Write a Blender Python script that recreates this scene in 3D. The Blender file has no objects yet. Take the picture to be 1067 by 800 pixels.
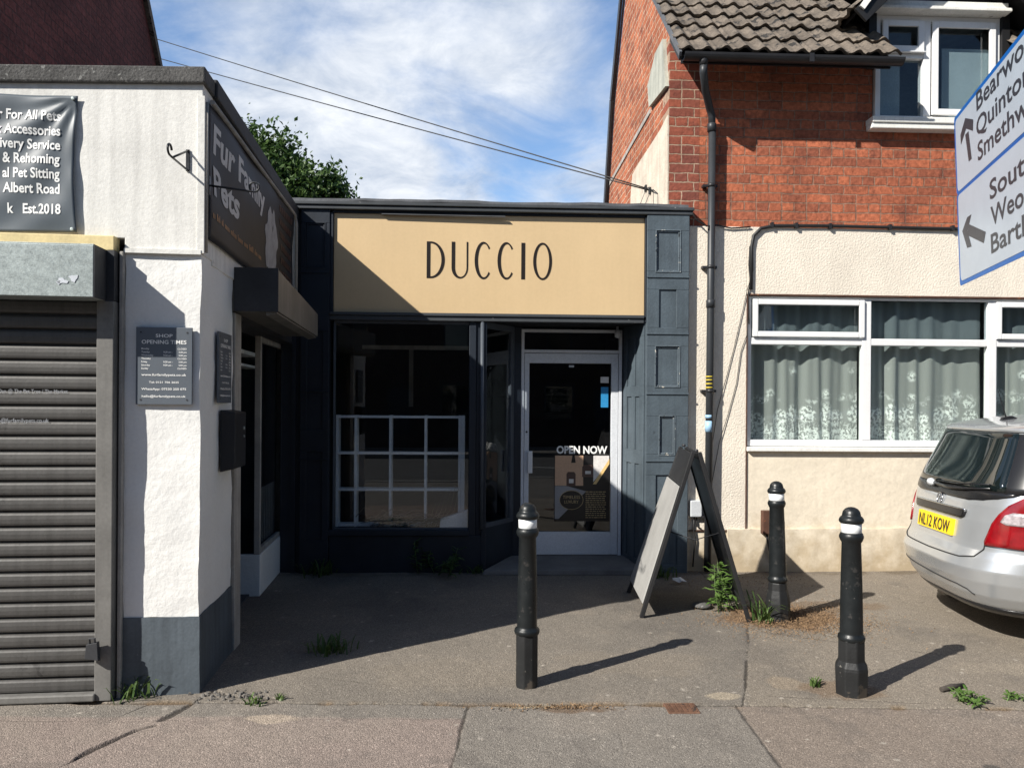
import bpy, bmesh, math, random
import numpy as np
from mathutils import Vector, Matrix, noise as mnoise
random.seed(7); rng = np.random.default_rng(11)
R = math.radians
S = bpy.context.scene
COL = S.collection

# ------------------------------------------------------------------ camera, sky, sun, exposure
cd = bpy.data.cameras.new('camera'); cam = bpy.data.objects.new('camera', cd); COL.objects.link(cam)
cd.sensor_width = 36.0; cd.lens = 800.0/1067*36; cd.shift_y = 20.0/1067
cd.clip_start = 0.05; cd.clip_end = 3000
cam.matrix_world = Matrix.Translation((0, 0, 1.55)) @ Matrix.Rotation(R(-2.4), 4, 'Z') @ Matrix.Rotation(R(90), 4, 'X') @ Matrix.Rotation(R(0.4), 4, 'Z')
S.camera = cam
S.render.engine = 'CYCLES'
S.view_settings.view_transform = 'Standard'; S.view_settings.look = 'None'
S.view_settings.gamma = 1.0; S.view_settings.use_curve_mapping = False
S.view_settings.exposure = 0.78
S.cycles.max_bounces = 8; S.cycles.transparent_max_bounces = 12
S.cycles.sample_clamp_indirect = 4.0
S.cycles.use_denoising = True

SUN_DIR = Vector((-1.12, -0.80, 1.0)).normalized()          # towards the sun
SUN_EL = math.asin(SUN_DIR.z)
sl = bpy.data.lights.new('sun', 'SUN'); sl.energy = 4.8; sl.angle = R(0.53); sl.color = (1.0, 0.955, 0.88)
sun = bpy.data.objects.new('sun', sl); COL.objects.link(sun)
sun.rotation_euler = SUN_DIR.to_track_quat('Z', 'Y').to_euler(); sun.location = (-12, -9, 12)

W = bpy.data.worlds.new('World'); S.world = W; W.use_nodes = True
def build_world():
    nt = W.node_tree; n = nt.nodes; L = nt.links; n.clear()
    out = n.new('ShaderNodeOutputWorld'); bg = n.new('ShaderNodeBackground'); bg.inputs[1].default_value = 0.06
    sky = n.new('ShaderNodeTexSky'); sky.sky_type = 'NISHITA'; sky.sun_disc = False
    sky.sun_elevation = SUN_EL; sky.sun_rotation = math.atan2(SUN_DIR.x, SUN_DIR.y)
    sky.air_density = 1.0; sky.dust_density = 0.6; sky.ozone_density = 1.6
    tc = n.new('ShaderNodeTexCoord')
    sep = n.new('ShaderNodeSeparateXYZ'); L.new(tc.outputs['Generated'], sep.inputs[0])
    def math_(op, a, b=None, clamp=False):
        m = n.new('ShaderNodeMath'); m.operation = op; m.use_clamp = clamp
        for i, v in enumerate((a, b)):
            if v is None: continue
            if isinstance(v, (int, float)): m.inputs[i].default_value = v
            else: L.new(v, m.inputs[i])
        return m.outputs[0]
    zc = math_('ADD', math_('MAXIMUM', sep.outputs['Z'], 0.0), 0.22)
    cx = math_('DIVIDE', sep.outputs['X'], zc); cy = math_('DIVIDE', sep.outputs['Y'], zc)
    com = n.new('ShaderNodeCombineXYZ'); L.new(cx, com.inputs[0]); L.new(cy, com.inputs[1])
    def nz(scale, detail, rough, off, dist=0.0):
        mp = n.new('ShaderNodeMapping'); mp.inputs['Location'].default_value = off; L.new(com.outputs[0], mp.inputs[0])
        t = n.new('ShaderNodeTexNoise'); t.inputs['Scale'].default_value = scale; t.inputs['Detail'].default_value = detail
        t.inputs['Roughness'].default_value = rough; t.inputs['Distortion'].default_value = dist; L.new(mp.outputs[0], t.inputs[0]); return t.outputs[0]
    def blob(px, py, r, amp):      # soft cloud bank centred on a direction of the sky
        v = Vector(((px-533.5)/800, 1.0, (420-py)/800)).normalized()
        v = Matrix.Rotation(R(-2.4), 3, 'Z') @ v
        d = n.new('ShaderNodeVectorMath'); d.operation = 'DISTANCE'; L.new(tc.outputs['Generated'], d.inputs[0]); d.inputs[1].default_value = v
        m = n.new('ShaderNodeMapRange'); m.interpolation_type = 'SMOOTHSTEP'; L.new(d.outputs['Value'], m.inputs[0])
        m.inputs[1].default_value = 0; m.inputs[2].default_value = r; m.inputs[3].default_value = amp; m.inputs[4].default_value = 0
        return m.outputs[0]
    base = nz(3.0, 10, 0.60, (3.1, 1.7, 0.4), 0.5)
    acc = base
    for b in ((340, 160, .16, .30), (300, 120, .07, .14), (415, 175, .07, .18), (230, 75, .10, .12), (560, 205, .05, .14), (250, 90, .12, .10), (430, 30, .30, .12), (560, 60, .18, .10), (620, 195, .08, .18), (490, 205, .05, .14),
              (545, 160, .10, -.20), (600, 120, .08, -.10), (185, 40, .10, -.20), (640, 8, .12, -.22), (470, 120, .08, -.08), (400, 215, .06, .12)):
        acc = math_('ADD', acc, blob(*b))
    ramp = n.new('ShaderNodeMapRange'); ramp.interpolation_type = 'SMOOTHSTEP'; L.new(acc, ramp.inputs[0])
    ramp.inputs[1].default_value = 0.30; ramp.inputs[2].default_value = 0.80
    # brightness inside the clouds: a second, finer noise gives sunlit tops and grey bellies
    shade = nz(5.2, 12, 0.64, (7.4, 2.2, 1.0), 0.4)
    cr = n.new('ShaderNodeMapRange'); L.new(shade, cr.inputs[0]); cr.inputs[1].default_value = .3; cr.inputs[2].default_value = .72
    cmix = n.new('ShaderNodeMix'); cmix.data_type = 'RGBA'; L.new(cr.outputs[0], cmix.inputs[0])
    cmix.inputs[6].default_value = (4.6, 5.5, 7.0, 1); cmix.inputs[7].default_value = (10.2, 10.5, 10.9, 1)
    tint = n.new('ShaderNodeMix'); tint.data_type = 'RGBA'; tint.blend_type = 'MULTIPLY'; tint.inputs[0].default_value = 1
    L.new(sky.outputs[0], tint.inputs[6]); tint.inputs[7].default_value = (0.98, 1.10, 1.22, 1)
    # clouds kept to the north only, so less skylight fills the shade
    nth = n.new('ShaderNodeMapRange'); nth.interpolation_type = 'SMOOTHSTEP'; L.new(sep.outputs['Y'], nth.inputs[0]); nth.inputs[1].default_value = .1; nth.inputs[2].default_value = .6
    cov = math_('MULTIPLY', ramp.outputs[0], nth.outputs[0])
    # sky made brighter to the north, dimmer overhead and southward to darken the shade
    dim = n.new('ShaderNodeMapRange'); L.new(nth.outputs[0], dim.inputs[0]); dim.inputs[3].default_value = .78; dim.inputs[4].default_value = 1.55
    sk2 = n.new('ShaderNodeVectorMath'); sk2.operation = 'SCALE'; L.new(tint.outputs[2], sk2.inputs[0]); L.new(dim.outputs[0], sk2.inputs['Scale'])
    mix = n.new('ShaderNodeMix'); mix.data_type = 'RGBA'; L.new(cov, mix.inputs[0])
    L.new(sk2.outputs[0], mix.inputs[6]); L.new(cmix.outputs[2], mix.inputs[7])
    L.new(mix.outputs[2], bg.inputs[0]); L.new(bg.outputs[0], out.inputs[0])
build_world()

# ------------------------------------------------------------------ helpers
def thing(name, label, cat, loc=(0, 0, 0), rz=0.0, group=None):
    o = bpy.data.objects.new(name, None); COL.objects.link(o)
    o.location = loc; o.rotation_euler = (0, 0, rz); o.empty_display_size = .2
    o['label'] = label; o['category'] = cat
    if group: o['group'] = group
    o['off'] = list(loc) if rz == 0.0 else [0.0, 0.0, 0.0]     # unrotated things are modelled in world metres
    return o
def tag(o, label, cat, group=None, kind=None):
    o['label'] = label; o['category'] = cat
    if group: o['group'] = group
    if kind: o['kind'] = kind
    return o
class MB:
    def __init__(s): s.v = []; s.f = []; s.sm = []
    def add(s, vs, fs, smooth=False):
        b = len(s.v); s.v.extend([tuple(p) for p in vs]); s.f.extend([tuple(i+b for i in f) for f in fs]); s.sm.extend([smooth]*len(fs)); return s
    def box(s, x0, x1, y0, y1, z0, z1):
        if x0 > x1: x0, x1 = x1, x0
        if y0 > y1: y0, y1 = y1, y0
        if z0 > z1: z0, z1 = z1, z0
        return s.add([(x0,y0,z0),(x1,y0,z0),(x1,y1,z0),(x0,y1,z0),(x0,y0,z1),(x1,y0,z1),(x1,y1,z1),(x0,y1,z1)],
                     [(0,3,2,1),(4,5,6,7),(0,1,5,4),(1,2,6,5),(2,3,7,6),(3,0,4,7)])
    def hexa(s, p):            # 8 points, bottom ring then top ring
        return s.add(p, [(0,3,2,1),(4,5,6,7),(0,1,5,4),(1,2,6,5),(2,3,7,6),(3,0,4,7)])
    def bar(s, a, b, w, h, up=(0,0,1)):
        a = Vector(a); b = Vector(b); d = (b-a).normalized(); u = Vector(up)
        x = d.cross(u); x = x.normalized() if x.length > 1e-6 else Vector((1,0,0)); u = x.cross(d).normalized()
        x *= w/2; u *= h/2
        return s.hexa([a-x-u, a+x-u, b+x-u, b-x-u, a-x+u, a+x+u, b+x+u, b-x+u])
    def tube(s, pts, r, n=8, caps=True):
        pts = [Vector(p) for p in pts]; rs = r if isinstance(r, (list, tuple)) else [r]*len(pts)
        vs = []; fs = []; prev = None
        for i, p in enumerate(pts):
            d = (pts[min(i+1, len(pts)-1)] - pts[max(i-1, 0)]).normalized()
            if prev is None:
                a = d.orthogonal().normalized()
            else:
                a = prev - d*prev.dot(d); a = a.normalized() if a.length > 1e-6 else d.orthogonal().normalized()
            prev = a; b = d.cross(a)
            for k in range(n):
                t = 2*math.pi*k/n; vs.append(p + (a*math.cos(t)+b*math.sin(t))*rs[i])
        for i in range(len(pts)-1):
            for k in range(n):
                fs.append((i*n+k, i*n+(k+1) % n, (i+1)*n+(k+1) % n, (i+1)*n+k))
        s.add(vs, fs, True)
        if caps:
            b = len(s.v)-len(vs); s.f.append(tuple(b+k for k in reversed(range(n)))); s.sm.append(False)
            b2 = b+(len(pts)-1)*n; s.f.append(tuple(b2+k for k in range(n))); s.sm.append(False)
        return s
    def lathe(s, prof, c=(0,0,0), n=24, smooth=True, rot=0.0):      # prof: (r, z)
        vs = []; fs = []
        for r, z in prof:
            for k in range(n):
                t = 2*math.pi*k/n + rot; vs.append((c[0]+r*math.cos(t), c[1]+r*math.sin(t), c[2]+z))
        for i in range(len(prof)-1):
            for k in range(n):
                fs.append((i*n+k, i*n+(k+1) % n, (i+1)*n+(k+1) % n, (i+1)*n+k))
        s.add(vs, fs, smooth); b = len(s.v)-len(vs)
        if prof[0][0] > 1e-4: s.f.append(tuple(b+k for k in reversed(range(n)))); s.sm.append(False)
        if prof[-1][0] > 1e-4: s.f.append(tuple(b+(len(prof)-1)*n+k for k in range(n))); s.sm.append(False)
        return s
    def prism(s, poly, fn, d0, d1):       # poly 2-D, fn(u, v, d) -> xyz
        n = len(poly); vs = [fn(u, v, d0) for u, v in poly]+[fn(u, v, d1) for u, v in poly]
        fs = [tuple(reversed(range(n))), tuple(range(n, 2*n))]+[(i, (i+1) % n, n+(i+1) % n, n+i) for i in range(n)]
        return s.add(vs, fs)
    def frame(s, x0, x1, z0, z1, y0, y1, w, wb=None):    # rectangular ring in an xz plane, butt joints
        wb = w if wb is None else wb
        s.box(x0, x0+w, y0, y1, z0, z1); s.box(x1-w, x1, y0, y1, z0, z1)
        s.box(x0+w, x1-w, y0, y1, z1-w, z1); s.box(x0+w, x1-w, y0, y1, z0, z0+wb); return s
    def build(s, name, mat, parent=None, bevel=0.0, seg=2, recalc=True, local=False):
        me = bpy.data.meshes.new(name)
        off = (0, 0, 0)
        if parent is not None and not local:
            r = parent
            while r.parent is not None: r = r.parent
            off = tuple(r.get('off', (0, 0, 0)))
        me.from_pydata([(p[0]-off[0], p[1]-off[1], p[2]-off[2]) for p in s.v], [], s.f)
        me.polygons.foreach_set('use_smooth', s.sm)
        if recalc:
            bm = bmesh.new(); bm.from_mesh(me); bmesh.ops.recalc_face_normals(bm, faces=bm.faces); bm.to_mesh(me); bm.free()
        me.update()
        o = bpy.data.objects.new(name, me); COL.objects.link(o)
        if mat: me.materials.append(mat)
        if parent is not None: o.parent = parent
        if bevel > 0:
            m = o.modifiers.new('edge', 'BEVEL'); m.width = bevel; m.segments = seg; m.limit_method = 'ANGLE'; m.angle_limit = R(40)
        return o
def roughen(o, amp, scale, cuts=0.06, seed=0.0):
    """cut a mesh finely and push its points about, for hand-plastered or worn surfaces"""
    bm = bmesh.new(); bm.from_mesh(o.data)
    for _ in range(7):
        es = [e for e in bm.edges if e.calc_length() > cuts*1.6]
        if not es or len(bm.verts) > 40000: break
        bmesh.ops.subdivide_edges(bm, edges=es, cuts=1, use_grid_fill=True)
    for v in bm.verts:
        p = v.co*scale+Vector((seed, seed*2, 0))
        v.co += mnoise.noise_vector(p)*amp + mnoise.noise_vector(p*3.1)*amp*.45
    bmesh.ops.recalc_face_normals(bm, faces=bm.faces)
    for f in bm.faces: f.smooth = True
    bm.to_mesh(o.data); bm.free()
    m = o.modifiers.new('edge', 'EDGE_SPLIT'); m.split_angle = R(50)

# ------------------------------------------------------------------ materials
def mat(name, col, rough=.75, var=.12, vs=5.0, fine=.08, fs=70.0, bump=0.0, bs=90.0, spec=.35, metal=0.0, coat=0.0, wear=None, streak=0.0, rvar=0.0):
    """col varied by two noises; wear=(colour, scale, threshold) adds chips/stains of their own shape; streak adds rain streaks"""
    m = bpy.data.materials.new(name); m.use_nodes = True; nt = m.node_tree; n = nt.nodes; L = nt.links
    b = n['Principled BSDF']; tc = n.new('ShaderNodeTexCoord')
    def noise(sc, det, rough=.55, stretch=None):
        t = n.new('ShaderNodeTexNoise'); t.inputs['Scale'].default_value = sc; t.inputs['Detail'].default_value = det; t.inputs['Roughness'].default_value = rough
        if stretch:
            mp = n.new('ShaderNodeMapping'); mp.inputs['Scale'].default_value = stretch; L.new(tc.outputs['Object'], mp.inputs[0]); L.new(mp.outputs[0], t.inputs[0])
        else: L.new(tc.outputs['Object'], t.inputs[0])
        return t.outputs[0]
    def rng_(v, a, c, lo, hi):
        r = n.new('ShaderNodeMapRange'); L.new(v, r.inputs[0]); r.inputs[1].default_value = a; r.inputs[2].default_value = c
        r.inputs[3].default_value = lo; r.inputs[4].default_value = hi; return r.outputs[0]
    def mul(a, c):
        q = n.new('ShaderNodeMath'); q.operation = 'MULTIPLY'; L.new(a, q.inputs[0]); L.new(c, q.inputs[1]); return q.outputs[0]
    f = mul(rng_(noise(vs, 4), .3, .7, 1-var, 1+var), rng_(noise(fs, 3), .3, .7, 1-fine, 1+fine))
    if streak: f = mul(f, rng_(noise(1.0, 5, .6, (16, 16, .9)), .45, .75, 1.0, 1.0-streak))
    mx = n.new('ShaderNodeMix'); mx.data_type = 'RGBA'; mx.blend_type = 'MULTIPLY'; mx.inputs[0].default_value = 1
    mx.inputs[6].default_value = (*col, 1); cm = n.new('ShaderNodeCombineColor')
    for i in range(3): L.new(f, cm.inputs[i])
    L.new(cm.outputs[0], mx.inputs[7]); c = mx.outputs[2]
    for w in ([] if wear is None else (wear if isinstance(wear, list) else [wear])):
        wc, wsc, th = w
        k = rng_(noise(wsc, 6, .62), th, th+.03, 0, 1)
        m2 = n.new('ShaderNodeMix'); m2.data_type = 'RGBA'; L.new(k, m2.inputs[0]); L.new(c, m2.inputs[6]); m2.inputs[7].default_value = (*wc, 1); c = m2.outputs[2]
    L.new(c, b.inputs['Base Color'])
    b.inputs['Roughness'].default_value = rough; b.inputs['Specular IOR Level'].default_value = spec; b.inputs['Metallic'].default_value = metal
    if rvar: L.new(rng_(noise(vs*2.3, 4), .3, .7, max(.03, rough-rvar), min(1, rough+rvar)), b.inputs['Roughness'])
    b.inputs['Coat Weight'].default_value = coat; b.inputs['Coat Roughness'].default_value = .06
    if bump:
        bp = n.new('ShaderNodeBump'); bp.inputs['Strength'].default_value = 1.0; bp.inputs['Distance'].default_value = bump
        L.new(noise(bs, 5, .6), bp.inputs['Height']); L.new(bp.outputs[0], b.inputs['Normal'])
    return m

def brick_mat(name, axis, c1, c2, mortar, dark=(.07, .03, .028), bw=.237, bh=.086, mottle=.25, mort=.0065):
    m = bpy.data.materials.new(name); m.use_nodes = True; nt = m.node_tree; n = nt.nodes; L = nt.links
    b = n['Principled BSDF']; tc = n.new('ShaderNodeTexCoord'); sep = n.new('ShaderNodeSeparateXYZ'); L.new(tc.outputs['Object'], sep.inputs[0])
    wob = n.new('ShaderNodeTexNoise'); wob.inputs['Scale'].default_value = 9; wob.inputs['Detail'].default_value = 3; L.new(tc.outputs['Object'], wob.inputs[0])
    def ma(op, a, c):
        q = n.new('ShaderNodeMath'); q.operation = op
        for i, v in enumerate((a, c)):
            if isinstance(v, (int, float)): q.inputs[i].default_value = v
            else: L.new(v, q.inputs[i])
        return q.outputs[0]
    w = ma('MULTIPLY', ma('SUBTRACT', wob.outputs[0], .5), .030)
    com = n.new('ShaderNodeCombineXYZ'); L.new(ma('ADD', sep.outputs[axis], w), com.inputs[0]); L.new(ma('ADD', sep.outputs['Z'], w), com.inputs[1])
    br = n.new('ShaderNodeTexBrick'); L.new(com.outputs[0], br.inputs[0]); br.offset = .5; br.squash = .5; br.squash_frequency = 3
    br.inputs['Scale'].default_value = 1; br.inputs['Brick Width'].default_value = bw; br.inputs['Row Height'].default_value = bh
    br.inputs['Mortar Size'].default_value = mort; br.inputs['Mortar Smooth'].default_value = .35; br.inputs['Bias'].default_value = -.1
    br.inputs['Color1'].default_value = (*c1, 1); br.inputs['Color2'].default_value = (*c2, 1); br.inputs['Mortar'].default_value = (*mortar, 1)
    nz = n.new('ShaderNodeTexNoise'); nz.inputs['Scale'].default_value = 26; nz.inputs['Detail'].default_value = 6; nz.inputs['Roughness'].default_value = .65; L.new(tc.outputs['Object'], nz.inputs[0])
    mr = n.new('ShaderNodeMapRange'); L.new(nz.outputs[0], mr.inputs[0]); mr.inputs[1].default_value = .3; mr.inputs[2].default_value = .7; mr.inputs[3].default_value = 1-mottle; mr.inputs[4].default_value = 1+mottle
    big = n.new('ShaderNodeTexNoise'); big.inputs['Scale'].default_value = 1.1; big.inputs['Detail'].default_value = 5; L.new(tc.outputs['Object'], big.inputs[0])
    mb = n.new('ShaderNodeMapRange'); L.new(big.outputs[0], mb.inputs[0]); mb.inputs[1].default_value = .35; mb.inputs[2].default_value = .68; mb.inputs[3].default_value = 1.12; mb.inputs[4].default_value = .78
    f = ma('MULTIPLY', mr.outputs[0], mb.outputs[0]); cc = n.new('ShaderNodeCombineColor')
    for i in range(3): L.new(f, cc.inputs[i])
    mx = n.new('ShaderNodeMix'); mx.data_type = 'RGBA'; mx.blend_type = 'MULTIPLY'; mx.inputs[0].default_value = 1; L.new(br.outputs['Color'], mx.inputs[6]); L.new(cc.outputs[0], mx.inputs[7])
    # burnt bricks and sooty stains
    st = n.new('ShaderNodeTexNoise'); st.inputs['Scale'].default_value = 3.7; st.inputs['Detail'].default_value = 7; st.inputs['Roughness'].default_value = .7; L.new(tc.outputs['Object'], st.inputs[0])
    ms = n.new('ShaderNodeMapRange'); L.new(st.outputs[0], ms.inputs[0]); ms.inputs[1].default_value = .52; ms.inputs[2].default_value = .74; ms.inputs[4].default_value = .8
    m2 = n.new('ShaderNodeMix'); m2.data_type = 'RGBA'; L.new(ms.outputs[0], m2.inputs[0]); L.new(mx.outputs[2], m2.inputs[6]); m2.inputs[7].default_value = (*dark, 1)
    L.new(m2.outputs[2], b.inputs['Base Color']); b.inputs['Roughness'].default_value = .9; b.inputs['Specular IOR Level'].default_value = .2
    h = ma('ADD', ma('MULTIPLY', br.outputs['Fac'], -.9), ma('MULTIPLY', nz.outputs[0], .55))
    bp = n.new('ShaderNodeBump'); bp.inputs['Distance'].default_value = .016; L.new(h, bp.inputs['Height']); L.new(bp.outputs[0], b.inputs['Normal'])
    return m

def glass_mat(name, tint=(.78, .84, .84), refl=1.0, rough=0.0):
    m = bpy.data.materials.new(name); m.use_nodes = True; nt = m.node_tree; n = nt.nodes; L = nt.links; n.clear()
    out = n.new('ShaderNodeOutputMaterial'); t = n.new('ShaderNodeBsdfTransparent'); t.inputs[0].default_value = (*tint, 1)
    g = n.new('ShaderNodeBsdfGlossy'); g.inputs[0].default_value = (refl, refl, refl, 1); g.inputs['Roughness'].default_value = rough
    fr = n.new('ShaderNodeFresnel'); mx = n.new('ShaderNodeMixShader')
    ge = n.new('ShaderNodeNewGeometry'); ir = n.new('ShaderNodeMapRange'); L.new(ge.outputs['Backfacing'], ir.inputs[0]); ir.inputs[3].default_value = 1.52; ir.inputs[4].default_value = 1/1.52; L.new(ir.outputs[0], fr.inputs[0])
    L.new(fr.outputs[0], mx.inputs[0]); L.new(t.outputs[0], mx.inputs[1]); L.new(g.outputs[0], mx.inputs[2]); L.new(mx.outputs[0], out.inputs[0])
    return m

def leaf_mat(name, c1, c2, trans=.35, scale=1.2):
    m = bpy.data.materials.new(name); m.use_nodes = True; nt = m.node_tree; n = nt.nodes; L = nt.links
    b = n['Principled BSDF']; out = n['Material Output']
    gi = n.new('ShaderNodeNewGeometry'); ra = n.new('ShaderNodeMix'); ra.data_type = 'RGBA'
    L.new(gi.outputs['Random Per Island'], ra.inputs[0]); ra.inputs[6].default_value = (*c1, 1); ra.inputs[7].default_value = (*c2, 1)
    L.new(ra.outputs[2], b.inputs['Base Color']); b.inputs['Roughness'].default_value = .5; b.inputs['Specular IOR Level'].default_value = .35
    tr = n.new('ShaderNodeBsdfTranslucent'); L.new(ra.outputs[2], tr.inputs[0]); mx = n.new('ShaderNodeMixShader'); mx.inputs[0].default_value = trans
    L.new(b.outputs[0], mx.inputs[1]); L.new(tr.outputs[0], mx.inputs[2]); L.new(mx.outputs[0], out.inputs[0])
    return m

def stucco_mat(name, col, vor=34.0, dist=.006, stain=(.30, .24, .16), stain_z=None, th=.60):
    """pebble / tyrolean render: raised blobs, slight yellow staining"""
    m = mat(name, col, rough=.92, var=.07, vs=2.2, fine=.05, fs=45, spec=.15, wear=None, streak=.05)
    nt = m.node_tree; n = nt.nodes; L = nt.links; b = n['Principled BSDF']; tc = n.new('ShaderNodeTexCoord')
    ns = n.new('ShaderNodeTexNoise'); ns.inputs['Scale'].default_value = vor; ns.inputs['Detail'].default_value = 3; ns.inputs['Roughness'].default_value = .5; L.new(tc.outputs['Object'], ns.inputs[0])
    bp = n.new('ShaderNodeBump'); bp.inputs['Distance'].default_value = dist; bp.inputs['Strength'].default_value = 1; L.new(ns.outputs[0], bp.inputs['Height']); L.new(bp.outputs[0], b.inputs['Normal'])
    if stain_z is not None:      # damp and splash staining along the foot of the wall, broken up by noise
        sp = n.new('ShaderNodeSeparateXYZ'); L.new(tc.outputs['Object'], sp.inputs[0])
        q = n.new('ShaderNodeTexNoise'); q.inputs['Scale'].default_value = 5; q.inputs['Detail'].default_value = 7; q.inputs['Roughness'].default_value = .65; L.new(tc.outputs['Object'], q.inputs[0])
        mr = n.new('ShaderNodeMapRange'); L.new(sp.outputs['Z'], mr.inputs[0]); mr.inputs[1].default_value = stain_z; mr.inputs[2].default_value = 0.0; mr.inputs[3].default_value = 0; mr.inputs[4].default_value = .55
        ad = n.new('ShaderNodeMath'); ad.operation = 'ADD'; L.new(mr.outputs[0], ad.inputs[0]); L.new(q.outputs[0], ad.inputs[1])
        k = n.new('ShaderNodeMapRange'); L.new(ad.outputs[0], k.inputs[0]); k.inputs[1].default_value = th; k.inputs[2].default_value = th+.42; k.inputs[4].default_value = .8
        mx = n.new('ShaderNodeMix'); mx.data_type = 'RGBA'; src = b.inputs['Base Color'].links[0].from_socket
        L.new(k.outputs[0], mx.inputs[0]); L.new(src, mx.inputs[6]); mx.inputs[7].default_value = (*stain, 1); L.new(mx.outputs[2], b.inputs['Base Color'])
    return m

M = {}
M['white_wall'] = mat('white_masonry_paint', (.73, .725, .70), rough=.7, var=.04, vs=3, fine=.03, bump=.004, bs=26, spec=.3)
M['panel_white'] = mat('weathered_white_render', (.68, .67, .635), rough=.85, var=.09, vs=2.4, fine=.06, fs=38, bump=.0015, bs=60, streak=.2, wear=[((.46, .42, .37), 4.0, .68), ((.36, .33, .30), 30, .74)])
M['plinth_blue'] = mat('slate_blue_paint', (.085, .103, .120), rough=.55, var=.2, vs=3, streak=.35, bump=.002, bs=30, wear=((.35, .36, .37), 34, .74))
M['concrete'] = mat('lichened_concrete', (.085, .083, .08), rough=.95, var=.3, vs=7, fine=.3, fs=80, bump=.006, bs=70, wear=((.20, .20, .19), 26, .62))
M['felt'] = mat('black_roof_felt', (.035, .036, .04), rough=.8, var=.2, bump=.003, bs=40)
M['timber_cream'] = mat('yellowed_cream_paint', (.62, .50, .26), rough=.6, var=.1, streak=.2, wear=((.3, .24, .15), 14, .70))
M['galv'] = mat('galvanised_steel', (.30, .34, .335), rough=.5, var=.16, vs=30, fine=.22, fs=140, spec=.5, metal=.35, rvar=.15)
M['galv_dark'] = mat('dark_steel', (.045, .046, .05), rough=.55, var=.2, metal=.3)
M['shutter'] = mat('grimy_shutter_steel', (.086, .083, .079), rough=.55, var=.14, vs=3, fine=.07, metal=.25, streak=.3, bump=.0008, bs=60, wear=((.05, .048, .046), 7, .66))
M['rail'] = mat('dull_grey_steel', (.165, .16, .15), rough=.6, var=.16, metal=.2, streak=.25)
M['grey_timber'] = mat('weathered_grey_timber', (.36, .34, .31), rough=.85, var=.16, vs=6, streak=.35, bump=.002, bs=40)
M['banner'] = mat('charcoal_vinyl', (.085, .102, .118), rough=.42, var=.1, vs=3, fine=.02, spec=.5)
M['banner_dark'] = mat('brown_black_vinyl', (.028, .031, .038), rough=.6, var=.2, vs=2, fine=.02, spec=.2)
M['text_white'] = mat('white_lettering', (.82, .82, .80), rough=.6, var=.02, fine=.02)
M['text_pink'] = mat('sun_faded_red_lettering', (.70, .62, .60), rough=.6, var=.22, vs=9, wear=((.62, .24, .22), 9, .60))
M['text_dim'] = mat('faded_pale_lettering', (.30, .31, .33), rough=.7, var=.2, vs=12)
M['text_grey'] = mat('greyed_white_lettering', (.50, .50, .50), rough=.7, var=.1)
M['text_gold'] = mat('faded_orange_lettering', (.35, .20, .10), rough=.7, var=.2)
M['sign_slate'] = mat('slate_grey_sign_plate', (.10, .115, .135), rough=.4, var=.05, fine=.03, spec=.5)
M['letter_black'] = mat('black_acrylic_lettering', (.018, .014, .012), rough=.35, var=.05)
M['black_metal'] = mat('black_painted_iron', (.022, .023, .026), rough=.42, var=.2, rvar=.12)
M['black_box'] = mat('black_powder_coat', (.015, .016, .02), rough=.45, var=.1)
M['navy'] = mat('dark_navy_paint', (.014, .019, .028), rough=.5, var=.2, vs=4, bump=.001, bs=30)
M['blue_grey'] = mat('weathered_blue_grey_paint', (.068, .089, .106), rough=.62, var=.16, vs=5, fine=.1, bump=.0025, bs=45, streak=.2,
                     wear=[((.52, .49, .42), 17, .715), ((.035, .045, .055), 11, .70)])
M['chipped'] = mat('chipped_paint_edge', (.10, .125, .145), rough=.7, var=.2, bump=.003, bs=60, wear=[((.58, .55, .48), 19, .60), ((.03, .035, .04), 30, .60)])
M['fascia_tan'] = mat('tan_fascia_paint', (.57, .42, .24), rough=.42, var=.05, vs=1.2, fine=.02, fs=40, spec=.4, streak=.03, rvar=.08)
M['edge_strip'] = mat('dark_grey_aluminium', (.05, .055, .06), rough=.5, var=.15, wear=((.4, .39, .36), 20, .70))
M['lead'] = mat('grey_felt_flashing', (.10, .105, .115), rough=.75, var=.25, bump=.004, bs=25)
M['upvc'] = mat('white_upvc', (.74, .74, .735), rough=.32, var=.03, vs=4, fine=.02, spec=.5, streak=.05)
M['door_white'] = mat('white_coated_aluminium', (.62, .64, .67), rough=.35, var=.03, spec=.5)
M['post_grey'] = mat('grey_corner_post', (.07, .08, .095), rough=.45, var=.15)
M['soffit'] = mat('black_soffit', (.012, .013, .016), rough=.8)
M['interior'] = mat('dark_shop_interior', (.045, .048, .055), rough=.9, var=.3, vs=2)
M['shelf_white'] = mat('white_display_paint', (.84, .84, .83), rough=.6, var=.06)
M['twig'] = mat('dry_twigs', (.22, .20, .17), rough=.9, var=.3, vs=9)
M['stone'] = mat('worn_step_stone', (.14, .135, .13), rough=.9, var=.2, vs=4, bump=.004, bs=40)
M['glass'] = glass_mat('shop_window_glass', (.92, .94, .95))
M['glass_house'] = glass_mat('house_window_glass', (.92, .95, .94))
M['glass_top'] = glass_mat('top_light_glass', (.74, .79, .81))
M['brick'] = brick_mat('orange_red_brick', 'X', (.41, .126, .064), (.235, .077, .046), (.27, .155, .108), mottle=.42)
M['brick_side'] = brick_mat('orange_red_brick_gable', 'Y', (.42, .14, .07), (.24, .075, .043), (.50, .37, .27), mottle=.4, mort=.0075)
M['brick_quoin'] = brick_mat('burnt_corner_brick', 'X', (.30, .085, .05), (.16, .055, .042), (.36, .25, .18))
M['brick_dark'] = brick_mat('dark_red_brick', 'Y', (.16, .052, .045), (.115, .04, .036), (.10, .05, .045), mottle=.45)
M['render'] = stucco_mat('cream_roughcast', (.69, .625, .53), vor=60, dist=.0062)
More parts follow.
